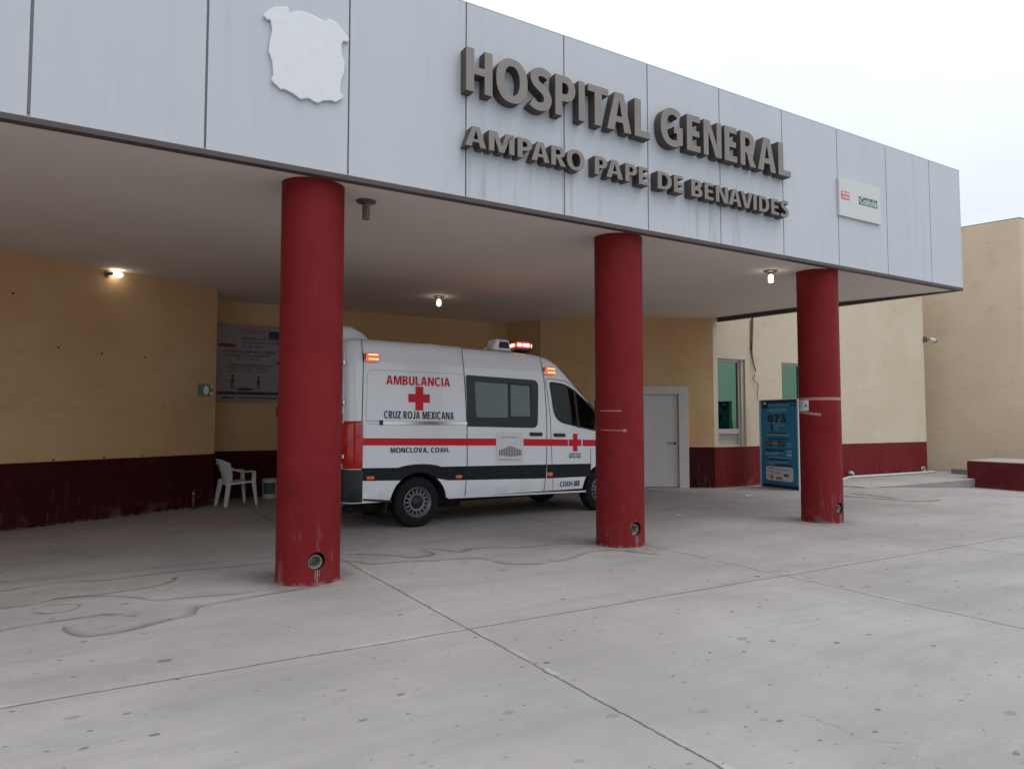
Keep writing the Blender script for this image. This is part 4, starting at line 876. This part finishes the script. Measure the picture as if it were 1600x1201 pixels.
for y0, y1 in ((.17, .925), (.935, VW - .17)):
    mb = MB(); mb.prism(rrect(y0, .84, y1, 2.44, .05), RF, .002, .014); rd = mb.build('rear_door', M['white'], amb, bevel=.004)
    mb = MB(); mb.prism(rrect(y0 + .10, 1.62, y1 - .06, 2.22, .09), RF, .014, .02); mb.build('rear_window', M['vglass'], rd)
    for k in range(5):
        mb = MB(); z0 = .9 + k * .19; mb.add([RF(y0 + .01, z0, .016), RF(y1 - .02, z0 + .12, .016), RF(y1 - .02, z0 + .215, .016), RF(y0 + .01, z0 + .095, .016)], [(0, 1, 2, 3)]); mb.build('chevron', M['vred'], rd)
    yh = y0 + .0 if y0 < .5 else y1
    for z in (1.0, 1.72, 2.25):
        mb = MB(); mb.box((XR - .024, yh + (-.01 if y0 < .5 else .01), z), (.035, .075, .055)); mb.build('hinge', M['chrome'], rd, bevel=.006)
mb = MB(); mb.prism(rrect(.28, .725, .62, .845, .01, 2), RF, .066, .074); pl = mb.build('number_plate', M['board'], amb)
mb = MB(); txt(mb, 'HD', RF, .30, .75, .40, .82, .0755, .02); mb.build('plate_lettering', M['ink'], pl)
mb = MB(); mb.box((XR - .068, .40, .52), (.01, .2, .035)); mb.build('reflector', M['vred'], amb)
mb = MB(); mb.loft([[Vector((-.47 + .06 * (1 - q), y, .62 - q * .36)) for y in (.02, .30)] + [Vector((-.50 + .05 * (1 - q), y, .62 - q * .36)) for y in (.30, .02)] for q in (0, .5, 1)]); mb.build('mud_flap', M['rubber'], amb)
# underside
mb = MB(); mb.box((1.6, VW / 2, .35), (4.6, VW - .5, .12)); mb.box((1.6, .25, .40), (2.0, .12, .1)); mb.tube([(-.9, .5, .26), (.9, .5, .24)], .06, 10); mb.tube([(0, .2, WR), (0, VW - .2, WR)], .07, 10); mb.box((2.85, .16, .33), (.3, .12, .05)); mb.build('underbody', M['dark'], amb)
# wheels
for wx in (0, WB):
    for y, sg in ((.03, 1), (VW - .03, -1)):
        P = lambda d: (wx, y + sg * d, WR)
        ax = (0, sg, 0); mb = MB()
        mb.lathe([(.205, .012), (.235, .0), (.30, .004), (.330, .02), (.345, .05), (.347, .11), (.345, .17), (.325, .205), (.22, .21)], P(0), ax, 48)
        wh = mb.build('wheel', M['rubber'], amb, smooth=25)
        mb = MB()
        for k in range(48):   # tread ribs
            a = 2 * math.pi * k / 48; c_ = Vector((wx + .346 * math.cos(a), y + sg * .11, WR + .346 * math.sin(a))); mb.box(c_, (.012, .11, .028), 0, Matrix.Rotation(-a, 4, 'Y'))
        mb.build('tread', M['rubber'], wh)
        mb = MB(); mb.lathe([(.213, .010), (.205, .004), (.196, .012), (.185, .035), (.168, .050), (.165, .062)], P(0), ax, 40)
        mb.lathe([(.128, .040), (.118, .028), (.10, .030), (.088, .045)], P(0), ax, 40)
        for k in range(16):
            a = 2 * math.pi * k / 16; mb.box(Vector((wx + .147 * math.cos(a), y + sg * .047, WR + .147 * math.sin(a))), (.05, .012, .022), 0, Matrix.Rotation(-a, 4, 'Y'))
        mb.build('rim', M['rim'], wh, smooth=40)
        mb = MB(); mb.lathe([(0, .012), (.03, .014), (.055, .022), (.075, .04), (.09, .05)], P(0), ax, 28)
        for k in range(6): a = 2 * math.pi * k / 6; mb.lathe([(0, -.008), (.011, -.006), (.011, .01)], Vector((wx + .082 * math.cos(a), y + sg * .04, WR + .082 * math.sin(a))), ax, 6)
        mb.build('hub', M['black'], wh, smooth=40)
        mb = MB(); mb.lathe([(.17, .075), (0, .075)], P(0), ax, 32); mb.build('brake_drum', M['dark'], wh)
# roof: air unit, vent, light bar
mb = MB(); rings = []
for s, hw, h in ((-1.02, .28, .02), (-1.0, .42, .16), (-.93, .48, .24), (-.8, .48, .24), (-.64, .44, .17), (-.52, .38, .07), (-.46, .34, .01)):
    rings.append([Vector((s, VW / 2 + hw * math.copysign(abs(math.cos(R(a))) ** .5, math.cos(R(a))), 2.585 + h * abs(math.sin(R(a))) ** .6)) for a in range(0, 181, 12)])
mb.loft(rings); mb.build('roof_air_unit', M['white'], amb, smooth=50)
mb = MB(); mb.loft([[Vector((s, y, z)) for s, z in ((a0, 2.57), (a1, 2.57), (a2, zt_), (a3, zt_))] for y, a0, a1, a2, a3, zt_ in ((.30, 1.40, 1.74, 1.69, 1.48, 2.735), (.33, 1.38, 1.75, 1.70, 1.46, 2.75), (.52, 1.38, 1.75, 1.70, 1.46, 2.75), (.55, 1.40, 1.74, 1.69, 1.48, 2.735))]); rv = mb.build('roof_vent', M['white'], amb, bevel=.025, bseg=3)
mb = MB(); mb.loft([[Vector((s, y, z)) for s, z in ((1.50, 2.61), (1.70, 2.61), (1.67, 2.71), (1.52, 2.71))] for y in (.285, .31)]); mb.build('vent_grille', M['black'], rv, bevel=.008)
def barY(y): return 2.08 - .16 * abs((y - VW / 2) / .7) ** 2     # a V-shaped bar across the roof
mb = MB(); ys_ = [.24 + k * (VW - .48) / 24 for k in range(25)]
mb.loft([[Vector((barY(y) + a, y, 2.625 + b_)) for a, b_ in rrect(-.15, -.005, .15, .10, .04, 4)] for y in ys_]); bar = mb.build('light_bar', M['bardark'], amb, smooth=40)
mb = MB(); mb.loft([[Vector((barY(y) + a, y, z)) for a, z in ((-.16, 2.585), (.16, 2.585), (.155, 2.618), (-.155, 2.618))] for y in ys_]); mb.build('bar_base', M['black'], bar)
for k, (a, b_, mm) in enumerate(((-.13, -.045, 'barhot'), (-.02, .04, 'barhot'), (.05, .09, 'barwhite'))):
    mb = MB(); mb.box((1.94 + (a + b_) / 2, .232, 2.672), (b_ - a, .02, .05)); mb.build('bar_lamp', M[mm], bar, bevel=.008)
for k in range(6):
    y = .36 + k * .2; mb = MB(); mb.box((barY(y) - .15, y, 2.675), (.02, .14, .05)); mb.build('bar_lamp', M['barhot'], bar, bevel=.006)
    mb = MB(); mb.box((barY(y) + .15, y, 2.675), (.02, .14, .05)); mb.build('bar_lamp', M['barhot'], bar, bevel=.006)

# ------------------------------------------------------------------ plastic chair and bucket
ch = thing('plastic_chair', 'white plastic armchair standing against the maroon band in the recess', 'chair', (2.22, 13.22, 0), R(12))
mb = MB()   # seat: faces +x
mb.loft([[Vector((x, y, z)) for y, z in ((-hw, zz - .02), (-hw * .96, zz + .012), (-hw * .5, zz - .004), (0, zz - .01), (hw * .5, zz - .004), (hw * .96, zz + .012), (hw, zz - .02), (0, zz - .03))] for x, hw, zz in ((-.20, .19, .39), (-.05, .205, .40), (.10, .22, .415), (.20, .225, .42), (.235, .22, .405))]); mb.build('seat', M['plastic'], ch, smooth=40)
mb = MB()   # backrest: curved shell with slots
def BK(y, t): x = -.20 - .10 * t - .05 * t * t + .10 * (abs(y) / .24) ** 2; return Vector((x, y, .38 + .44 * t))
def bhw(t): return .17 + .07 * math.sin(min(1, t * 1.15) * math.pi * .55)
ribs = [(-1, -.74), (-.66, -.36), (-.3, .3), (.36, .66), (.74, 1)]
for a, b_ in ribs:
    mb.loft([[BK(y * bhw(t), t) + Vector((e, 0, 0)) for y, e in ((a, 0), (b_, 0), (b_, .014), (a, .014))] for t in [k / 10 for k in range(9)]])
for k0, k1 in ((.76, 1.0), (0, .1)):
    for q in range(16):
        ya, yb_ = -1 + q / 8, -1 + (q + 1) / 8
        tt = lambda y: k1 - (.16 * abs(y) ** 2.2 if k1 > .9 else 0)
        mb.loft([[BK(y * bhw(t), t) + Vector((e, 0, 0)) for y, e in ((ya, -.002), (yb_, -.002), (yb_, .016), (ya, .016))] for t in (k0, (k0 + min(tt(ya), tt(yb_))) / 2, (tt(ya) + tt(yb_)) / 2)])
mb.build('backrest', M['plastic'], ch, smooth=40)
for sg in (-1, 1):
    mb = MB(); mb.tube([(-.27, sg * .215, .74), (-.19, sg * .245, .67), (-.08, sg * .262, .61), (.05, sg * .268, .592), (.17, sg * .265, .595), (.225, sg * .26, .59), (.24, sg * .255, .56)], [.022, .026, .028, .03, .03, .026, .02], 10, flat=.5); mb.build('arm', M['plastic'], ch, smooth=50)
    mb = MB()   # front leg carries the arm
    mb.loft([[Vector((x + a, sg * y + b_, z)) for a, b_ in ((-w_, -.018), (w_, -.018), (w_, .018), (-w_, .018))] for x, y, z, w_ in ((.215, .255, .59, .032), (.215, .245, .42, .036), (.24, .255, .2, .028), (.262, .268, 0, .018))]); mb.build('leg', M['plastic'], ch, bevel=.008)
    mb = MB()
    mb.loft([[Vector((x + a, sg * y + b_, z)) for a, b_ in ((-w_, -.03), (w_, -.02), (w_, .02), (-w_, .03))] for x, y, z, w_ in ((-.20, .185, .46, .03), (-.205, .195, .36, .036), (-.235, .215, .18, .034), (-.265, .23, 0, .028))]); mb.build('leg', M['plastic'], ch, bevel=.008)
bp_ = onz(421, 778)
bk = thing('bucket', 'white paint bucket with a green label in the dark recess', 'bucket', (bp_.x, bp_.y, 0))
mb = MB(); mb.lathe([(0, .0), (.122, 0), (.126, .01), (.142, .345), (.148, .347), (.148, .372), (.138, .376), (0, .37)], (0, 0, 0), n=36); mb.build('body', M['plastic'], bk, smooth=40)
mb = MB(); BF = lambda u, z, d: Vector(((.13 + z * .046 + d) * math.sin(u), -(.13 + z * .046 + d) * math.cos(u), z))
for a, b_, z0, z1, mm in ((-1.1, .6, .09, .30, 'pgreen'),):
    N = 12; mb.add([BF(a + (b_ - a) * k / N, z, .002) for k in range(N + 1) for z in (z0, z1)], [(2 * k, 2 * k + 2, 2 * k + 3, 2 * k + 1) for k in range(N)])
mb.build('label', mat('faded_label', (.07, .12, .09), .6, vary=.5, vscale=14), bk)
mb = MB(); mb.tube([(.146 * math.cos(a), -.02 - .05 * math.sin(a) - .1 * math.sin(a), .35 - .06 * math.sin(a)) for a in [math.pi * k / 12 for k in range(13)]], .003, 6); mb.build('handle', M['fixture'], bk)
p = LW(LO + 2.93, 0, .10)
bt = thing('bottle', 'small dark bottle standing on the floor by the left wall outlet', 'bottle', (p.x, p.y, 0))
mb = MB(); mb.lathe([(0, 0), (.034, 0), (.036, .02), (.036, .16), (.030, .19), (.014, .225), (.013, .25), (0, .25)], (0, 0, 0), n=20); mb.build('body', M['bottle'], bt, smooth=40)
mb = MB(); mb.lathe([(.016, .245), (.016, .27), (0, .27)], (0, 0, 0), n=14); mb.build('cap', M['pvc'], bt, smooth=40)

# ------------------------------------------------------------------ banner in the recess
cv = thing('wall_banner', 'pale printed COVID-19 banner hanging on the recess wall above the plastic chair', 'banner', RW(RU + .9, 1.82, 0))
def CB(u, z, d): return RW(RU + u, z, .03 + d + .012 * math.sin(u * 5 + z * 3) + .008 * math.sin(z * 9 - u * 4))
mb = MB(); N, K = 30, 20; U0, U1, Z0, Z1 = -.15, 2.0, 1.845, 3.37
mb.add([CB(U0 + (U1 - U0) * i / N, Z0 + (Z1 - Z0) * j / K - .03 * math.sin(math.pi * i / N) * (j / K), 0) for j in range(K + 1) for i in range(N + 1)], [(j * (N + 1) + i, j * (N + 1) + i + 1, (j + 1) * (N + 1) + i + 1, (j + 1) * (N + 1) + i) for j in range(K) for i in range(N)])
sheet = mb.build('sheet', M['banner'], cv, True, smooth=60)
def BX(x): return (x / 8.575 + 330 - 338) * .01206
def BZ(y): return 3.34 - (y / 8.575 + 500 - 510) * .01264
def btx(mbq, s, x0, y0, x1, y1, bold=.02): txt(mbq, s, CB, BX(x0), BZ(y1), BX(x1), BZ(y0), .008, bold)
mb = MB(); btx(mb, 'COVID-19', 362, 135, 680, 196, .03); mb.build('banner_print', M['wine'], cv, True)
mb = MB(); N = 12; [rect(mb, CB, BX(722 + k * 40), BZ(243), BX(722 + (k + 1) * 40), BZ(150), .006) for k in range(N)]
[rect(mb, CB, BX(62) + k * .1, BZ(1005), BX(62) + (k + 1) * .1, BZ(965), .006) for k in range(19)]; mb.build('banner_print', M['navy'], cv, True)
mb = MB()
for s, x0, y0, x1, y1 in (('Mantente a una sana distancia', 365, 228, 1010, 275), ('al encontrarte a otras personas', 365, 288, 1000, 335), ('en la calle', 375, 345, 650, 378), ('Si tengo que acercarme a alguien', 150, 405, 830, 470), ('mantengo una sana distancia', 165, 465, 740, 510), ('de 1 a 2 metros', 315, 508, 600, 545), ('Si hago fila para algun servicio', 200, 590, 760, 640), ('respeto mi lugar a una sana', 205, 638, 720, 676), ('distancia y espero mi turno', 198, 680, 735, 715)): btx(mb, s, x0, y0, x1, y1, .02)
words_row(mb, CB, BX(345), BX(910), BZ(1045), .028, 5, .008); words_row(mb, CB, BX(120), BX(300), BZ(1045), .03, 6, .008); mb.build('banner_print', M['ink'], cv, True)
mb = MB()
for x, y, rx in ((180, 362, 125), (425, 932, 118), (1020, 572, 190)): mb.add([CB(BX(x + rx * math.cos(R(a))), BZ(y + rx * .2 * math.sin(R(a))), .0075) for a in range(0, 360, 20)], [range(18)])
mb.build('banner_print', M['wine'], cv, True)
def pict(x, y0, y1, top):
    h = y1 - y0
    def el(mbq, cx, cy, rx, ry): mbq.add([CB(BX(cx + rx * math.cos(R(a))), BZ(cy + ry * math.sin(R(a))), .009) for a in range(0, 360, 30)], [range(12)])
    a = MB(); el(a, x, y0 + h * .42, h * .13, h * .2); a.build('banner_print', M[top], cv, True)
    b_ = MB(); el(b_, x, y0 + h * .1, h * .09, h * .1)
    for e in (-1, 1): b_.add([CB(BX(x + q), BZ(r_), .009) for q, r_ in ((e * h * .09, y0 + h * .58), (e * h * .02, y0 + h * .58), (e * h * .03, y1), (e * h * .1, y1))], [range(4)])
    b_.build('banner_print', M['ink'], cv, True)
pict(255, 740, 930, 'pgreen'); pict(600, 760, 930, 'ink')
fsn = thing('fire_sign', 'small red fire sign on the recess wall half hidden by the nearest column', 'sign', RW(RU + 1.24, 1.56, 0))
mb = MB(); mb.prism([(RU + 1.10, 1.56), (RU + 1.30, 1.56), (RU + 1.30, 1.76), (RU + 1.10, 1.76)], RW, .004, .012); mb.build('plate', M['vred'], fsn, True)
mb = MB(); mb.add([RW(RU + 1.20 + .07 * a, 1.66 + .07 * b_, .014) for a, b_ in ((-.55, .9), (-.2, .9), (-.2, -.9), (-.55, -.9))], [range(4)]); mb.add([RW(RU + 1.20 + .07 * a, 1.66 + .07 * b_, .014) for a, b_ in ((0, .6), (.25, .8), (.5, .2), (.35, -.8), (0, -.8))], [range(5)]); mb.build('symbol', M['signwhite'], fsn, True)
# small green placard on the left wall
gp = thing('wall_placard', 'small green and white placard at the right end of the left cream wall', 'sign', LW(LO + 3.19, 1.9, 0))
mb = MB(); mb.prism([(LO + 3.04, 1.905), (LO + 3.34, 1.905), (LO + 3.34, 2.115), (LO + 3.04, 2.115)], LW, .003, .010); mb.build('plate', mat('placard_green', (.10, .26, .16), .5, vary=.25, vscale=18), gp, True)
mb = MB(); mb.add([LW(LO + 3.20 + .055 * math.cos(R(a)), 2.01 + .08 * math.sin(R(a)), .012) for a in range(0, 360, 20)], [range(18)]); rect(mb, LW, LO + 3.28, 1.93, LO + 3.335, 1.98, .012); rect(mb, LW, LO + 3.29, 2.06, LO + 3.335, 2.10, .012); mb.build('symbol', M['signwhite'], gp, True)

# ------------------------------------------------------------------ blue information stand
SA, SB = Vector((13.02, 10.86, 0)), Vector((12.90, 9.74, 0)); sdv = (SB - SA).normalized(); SWD = (SB - SA).length; sn = Vector((sdv.y, -sdv.x, 0))
bstand = thing('banner_stand', 'tall blue information stand reading 073 beside the column with the paper notice', 'sign stand', (SA + SB) / 2)
TZ = 1.955
def SG(u, z, d): return SA + sdv * u + Vector((0, 0, z)) + sn * (d - .05 * 0)
mb = MB()
for u0, u1, z0, z1 in ((0, .05, 0, TZ), (SWD - .035, SWD, 0, TZ), (.05, SWD - .035, TZ - .03, TZ), (.05, SWD - .035, .0, .03)): mb.prism([(u0, z0), (u1, z0), (u1, z1), (u0, z1)], SG, -.035, .012)
mb.tube([SG(.03, 1.7, -.03), SG(.05, 0.015, -.30)], .013, 8); mb.tube([SG(SWD - .03, 1.7, -.03), SG(SWD - .05, .015, -.30)], .013, 8); mb.build('frame', M['board'], bstand, True, bevel=.004)
mb = MB(); N, K = 14, 24; mb.add([SG(.05 + (SWD - .085) * i / N, .03 + (TZ - .06) * j / K, .006 + .004 * math.sin(i * .9 + j * .35) * max(0, 1 - j / 12)) for j in range(K + 1) for i in range(N + 1)], [(j * (N + 1) + i, j * (N + 1) + i + 1, (j + 1) * (N + 1) + i + 1, (j + 1) * (N + 1) + i) for j in range(K) for i in range(N)])
mb.build('printed_sheet', M['cyan'], bstand, True, smooth=60)
def GX(x): return (x - 48) / (530 - 48) * SWD
def GZ(y): return TZ - (y - 75) / (1150 - 75) * TZ
def gtx(mbq, s, x0, y0, x1, y1, bold=.02, d=.014): txt(mbq, s, SG, GX(x0), GZ(y1), GX(x1), GZ(y0), d, bold)
mb = MB(); rect(mb, SG, GX(80), GZ(118), GX(512), GZ(85), .013); rect(mb, SG, GX(82), GZ(1140), GX(522), GZ(1100), .013)
mb.add([SG(GX(x), GZ(y), .0135) for x, y in ((95, 100), (165, 100), (165, 170), (130, 192), (95, 170))], [range(5)])
gtx(mb, '073', 160, 260, 382, 362, .22); gtx(mb, 'PAGA EN LINEA', 122, 676, 350, 706, .03); gtx(mb, 'CONVENIOS', 160, 540, 280, 562, .02); gtx(mb, 'USUARIOS', 300, 540, 415, 562, .02)
for y in (385, 415, 445): mb.add([SG(GX(212 + 12 * math.cos(R(a))), GZ(y + 14 * math.sin(R(a))), .014) for a in range(0, 360, 30)], [range(12)])
for x in (120, 278):
    for y in (586, 608, 628): rect(mb, SG, GX(x), GZ(y + 7), GX(x + 92), GZ(y - 7), .0138)
words_row(mb, SG, GX(150), GX(410), GZ(485), .018, 31, .014); words_row(mb, SG, GX(165), GX(400), GZ(798), .03, 32, .014); words_row(mb, SG, GX(245), GX(445), GZ(868), .028, 33, .014); rect(mb, SG, GX(435), GZ(155), GX(510), GZ(142), .014); mb.build('dark_print', M['navy'], bstand, True)
mb = MB(); gtx(mb, 'PARA REPORTES', 165, 192, 400, 218, .02)
for y, x0, x1, h in ((148, 175, 430, .012), (232, 205, 335, .01), (387, 240, 370, .012), (417, 240, 300, .012), (447, 240, 296, .012), (505, 148, 425, .024), (608, 215, 270, .02), (608, 390, 445, .02), (638, 390, 455, .014), (722, 122, 340, .016), (740, 122, 275, .014), (775, 155, 440, .014), (832, 155, 400, .014), (856, 130, 240, .014)): words_row(mb, SG, GX(x0), GX(x1), GZ(y), h, y, .014)
rect(mb, SG, GX(390), GZ(708), GX(450), GZ(690), .014); rect(mb, SG, GX(390), GZ(755), GX(450), GZ(725), .014); rect(mb, SG, GX(160), GZ(362), GX(370), GZ(356), .014)
mb.add([SG(GX(130 + 26 * math.cos(R(a))), GZ(120 + 18 * math.sin(R(a))), .0145) for a in range(30, 330, 30)], [range(10)]); mb.build('pale_print', M['pale'], bstand, True)
mb = MB(); [rect(mb, SG, GX(x), GZ(y + 2.5), GX(x + 92), GZ(y - 2.5), .015) for x in (120, 278) for y in (597, 618)]; mb.build('yellow_print', M['yellow'], bstand, True)
mb = MB(); mb.add([SG(u, z, .014) for u, z in rrect(GX(128), GZ(1055), GX(462), GZ(885), .06)], [range(24)]); mb.build('logo_panel', M['paper'], bstand, True)
mb = MB()
for y, x0, x1, h in ((910, 155, 225, .02), (952, 170, 232, .02), (925, 340, 415, .02), (1022, 255, 325, .05)): words_row(mb, SG, GX(x0), GX(x1), GZ(y), h, y + 1, .0155)
mb.add([SG(GX(200 + 22 * a), GZ(1015 + 26 * b_), .0155) for a, b_ in ((-1, 0), (0, -1), (1, 0), (0, 1))], [range(4)]); mb.build('red_print', M['dred'], bstand, True)
mb = MB(); words_row(mb, SG, GX(250), GX(330), GZ(915), .016, 71, .0155); words_row(mb, SG, GX(250), GX(315), GZ(960), .016, 72, .0155); rect(mb, SG, GX(345), GZ(1000), GX(410), GZ(965), .0155); mb.build('green_print', M['signgreen'], bstand, True)

# ------------------------------------------------------------------ bits on and by the right wall
mb = MB(); GY = lambda px, py, d=.02: ony(px, py, WY) - Vector((0, d, 0))
mb.tube([GY(1175, 490, .02), GY(1174, 520, .03), GY(1173, 548, .03), GY(1174.5, 566, .04), GY(1177.5, 578, .05), GY(1176, 588, .05), GY(1174, 591, .04)], [.02, .02, .018, .018, .017, .014, .006], 8)
mb.tube([GY(1172, 500, .02), GY(1172, 545, .02), GY(1174, 562, .03)], .012, 6)
mb.tube([GY(1174, 591, .03), GY(1178, 596, .04), GY(1182, 601, .05), GY(1182, 612, .03), GY(1182.5, 627, .02)], [.009, .009, .012, .008, .004], 6)
tag(mb.build('loose_cable', M['cable'], smooth=50), 'dark torn cable dangling down the cream wall right of the mirror window', 'cable')
mb = MB(); mb.tube([GY(1305, 754, .10) + Vector((0, 0, .05)), (16.6, WY - .07, .055), (18.2, WY - .07, .05), (19.6, WY - .08, .05), (20.45, WY - .09, .055)], .036, 12)
pv = thing('drain_pipe', 'white plastic pipe lying along the foot of the right cream wall', 'pipe', (18, WY - .07, .02)); mb.build('pipe', M['pvc'], pv, True, smooth=50)
mb = MB(); mb.tube([(16.75, WY - .07, .05), (16.75, WY - .07, .14), (16.68, WY - .07, .17), (16.62, WY - .07, .17)], .042, 12); mb.build('elbow', M['pvc'], pv, True, smooth=50)
sc = thing('security_camera', 'small pale security camera on the corner of the right cream wall', 'camera', (20.34, WY - .05, 3.75))
mb = MB(); mb.box((20.33, WY - .03, 3.80), (.10, .07, .16)); mb.tube([(20.34, WY - .06, 3.80), (20.44, WY - .12, 3.79)], .025, 8); mb.build('bracket', M['fixture'], sc, True, bevel=.006)
mb = MB(); mb.lathe([(0, -.08), (.05, -.075), (.06, -.05), (.06, .05), (.075, .06)], (20.47, WY - .16, 3.78), (.8, -.5, -.3), 18); mb.build('housing', M['camw'], sc, True, smooth=40)
mb = MB(); mb.lathe([(.07, .055), (.06, .1), (.03, .12), (0, .125)], (20.47, WY - .16, 3.78), (.8, -.5, -.3), 18); mb.build('lens_dome', M['vgrey'], sc, True, smooth=50)
# low red block at right
pb = thing('planter_block', 'low dark red painted block with bare concrete top at the right edge', 'low wall', (20.5, 6, -.2))
mb = MB(); mb.prism([(19.35, 9.62), (19.02, 6.5), (18.9, 2.5), (21.3, 2.5), (21.3, 9.9)], XYZ, -.4, .455); mb.build('block', M['planter'], pb, True, bevel=.02)
mb = MB(); mb.prism([(19.37, 9.60), (19.04, 6.5), (18.92, 2.52), (21.28, 2.52), (21.28, 9.88)], XYZ, .455, .475); mb.build('concrete_top', M['pave'], pb, True, bevel=.008)
mb = MB(); mb.box((20.95, 10.35, .08), (.75, .5, .16), R(-15)); tag(mb.build('concrete_step', M['steelgrey'], bevel=.01), 'small grey concrete step behind the low red block', 'step')
# scraps of litter
for k, (x, y, s_, lb_) in enumerate(((1086, 771, .05, 'small white paper scrap on the floor in front of the white door'), (1170, 775.5, .11, 'largest crumpled white paper scrap on the floor left of the blue stand'), (1163, 785.5, .045, 'tiny white paper scrap just in front of the crumpled one'), (1060, 805.5, .055, 'flat white paper scrap on the floor right of the middle column'))):
    p = onz(x, y); mb = MB(); q = random.Random(k); N = 7
    mb.add([(p.x + s_ * (i / N - .5) * 1.5, p.y + s_ * (j / N - .5), .006 + q.random() * s_ * .22) for j in range(N + 1) for i in range(N + 1)], [(j * (N + 1) + i, j * (N + 1) + i + 1, (j + 1) * (N + 1) + i + 1, (j + 1) * (N + 1) + i) for j in range(N) for i in range(N)])
    tag(mb.build('paper_scrap', M['paper']), lb_, 'litter', 'paper scraps on the concrete')
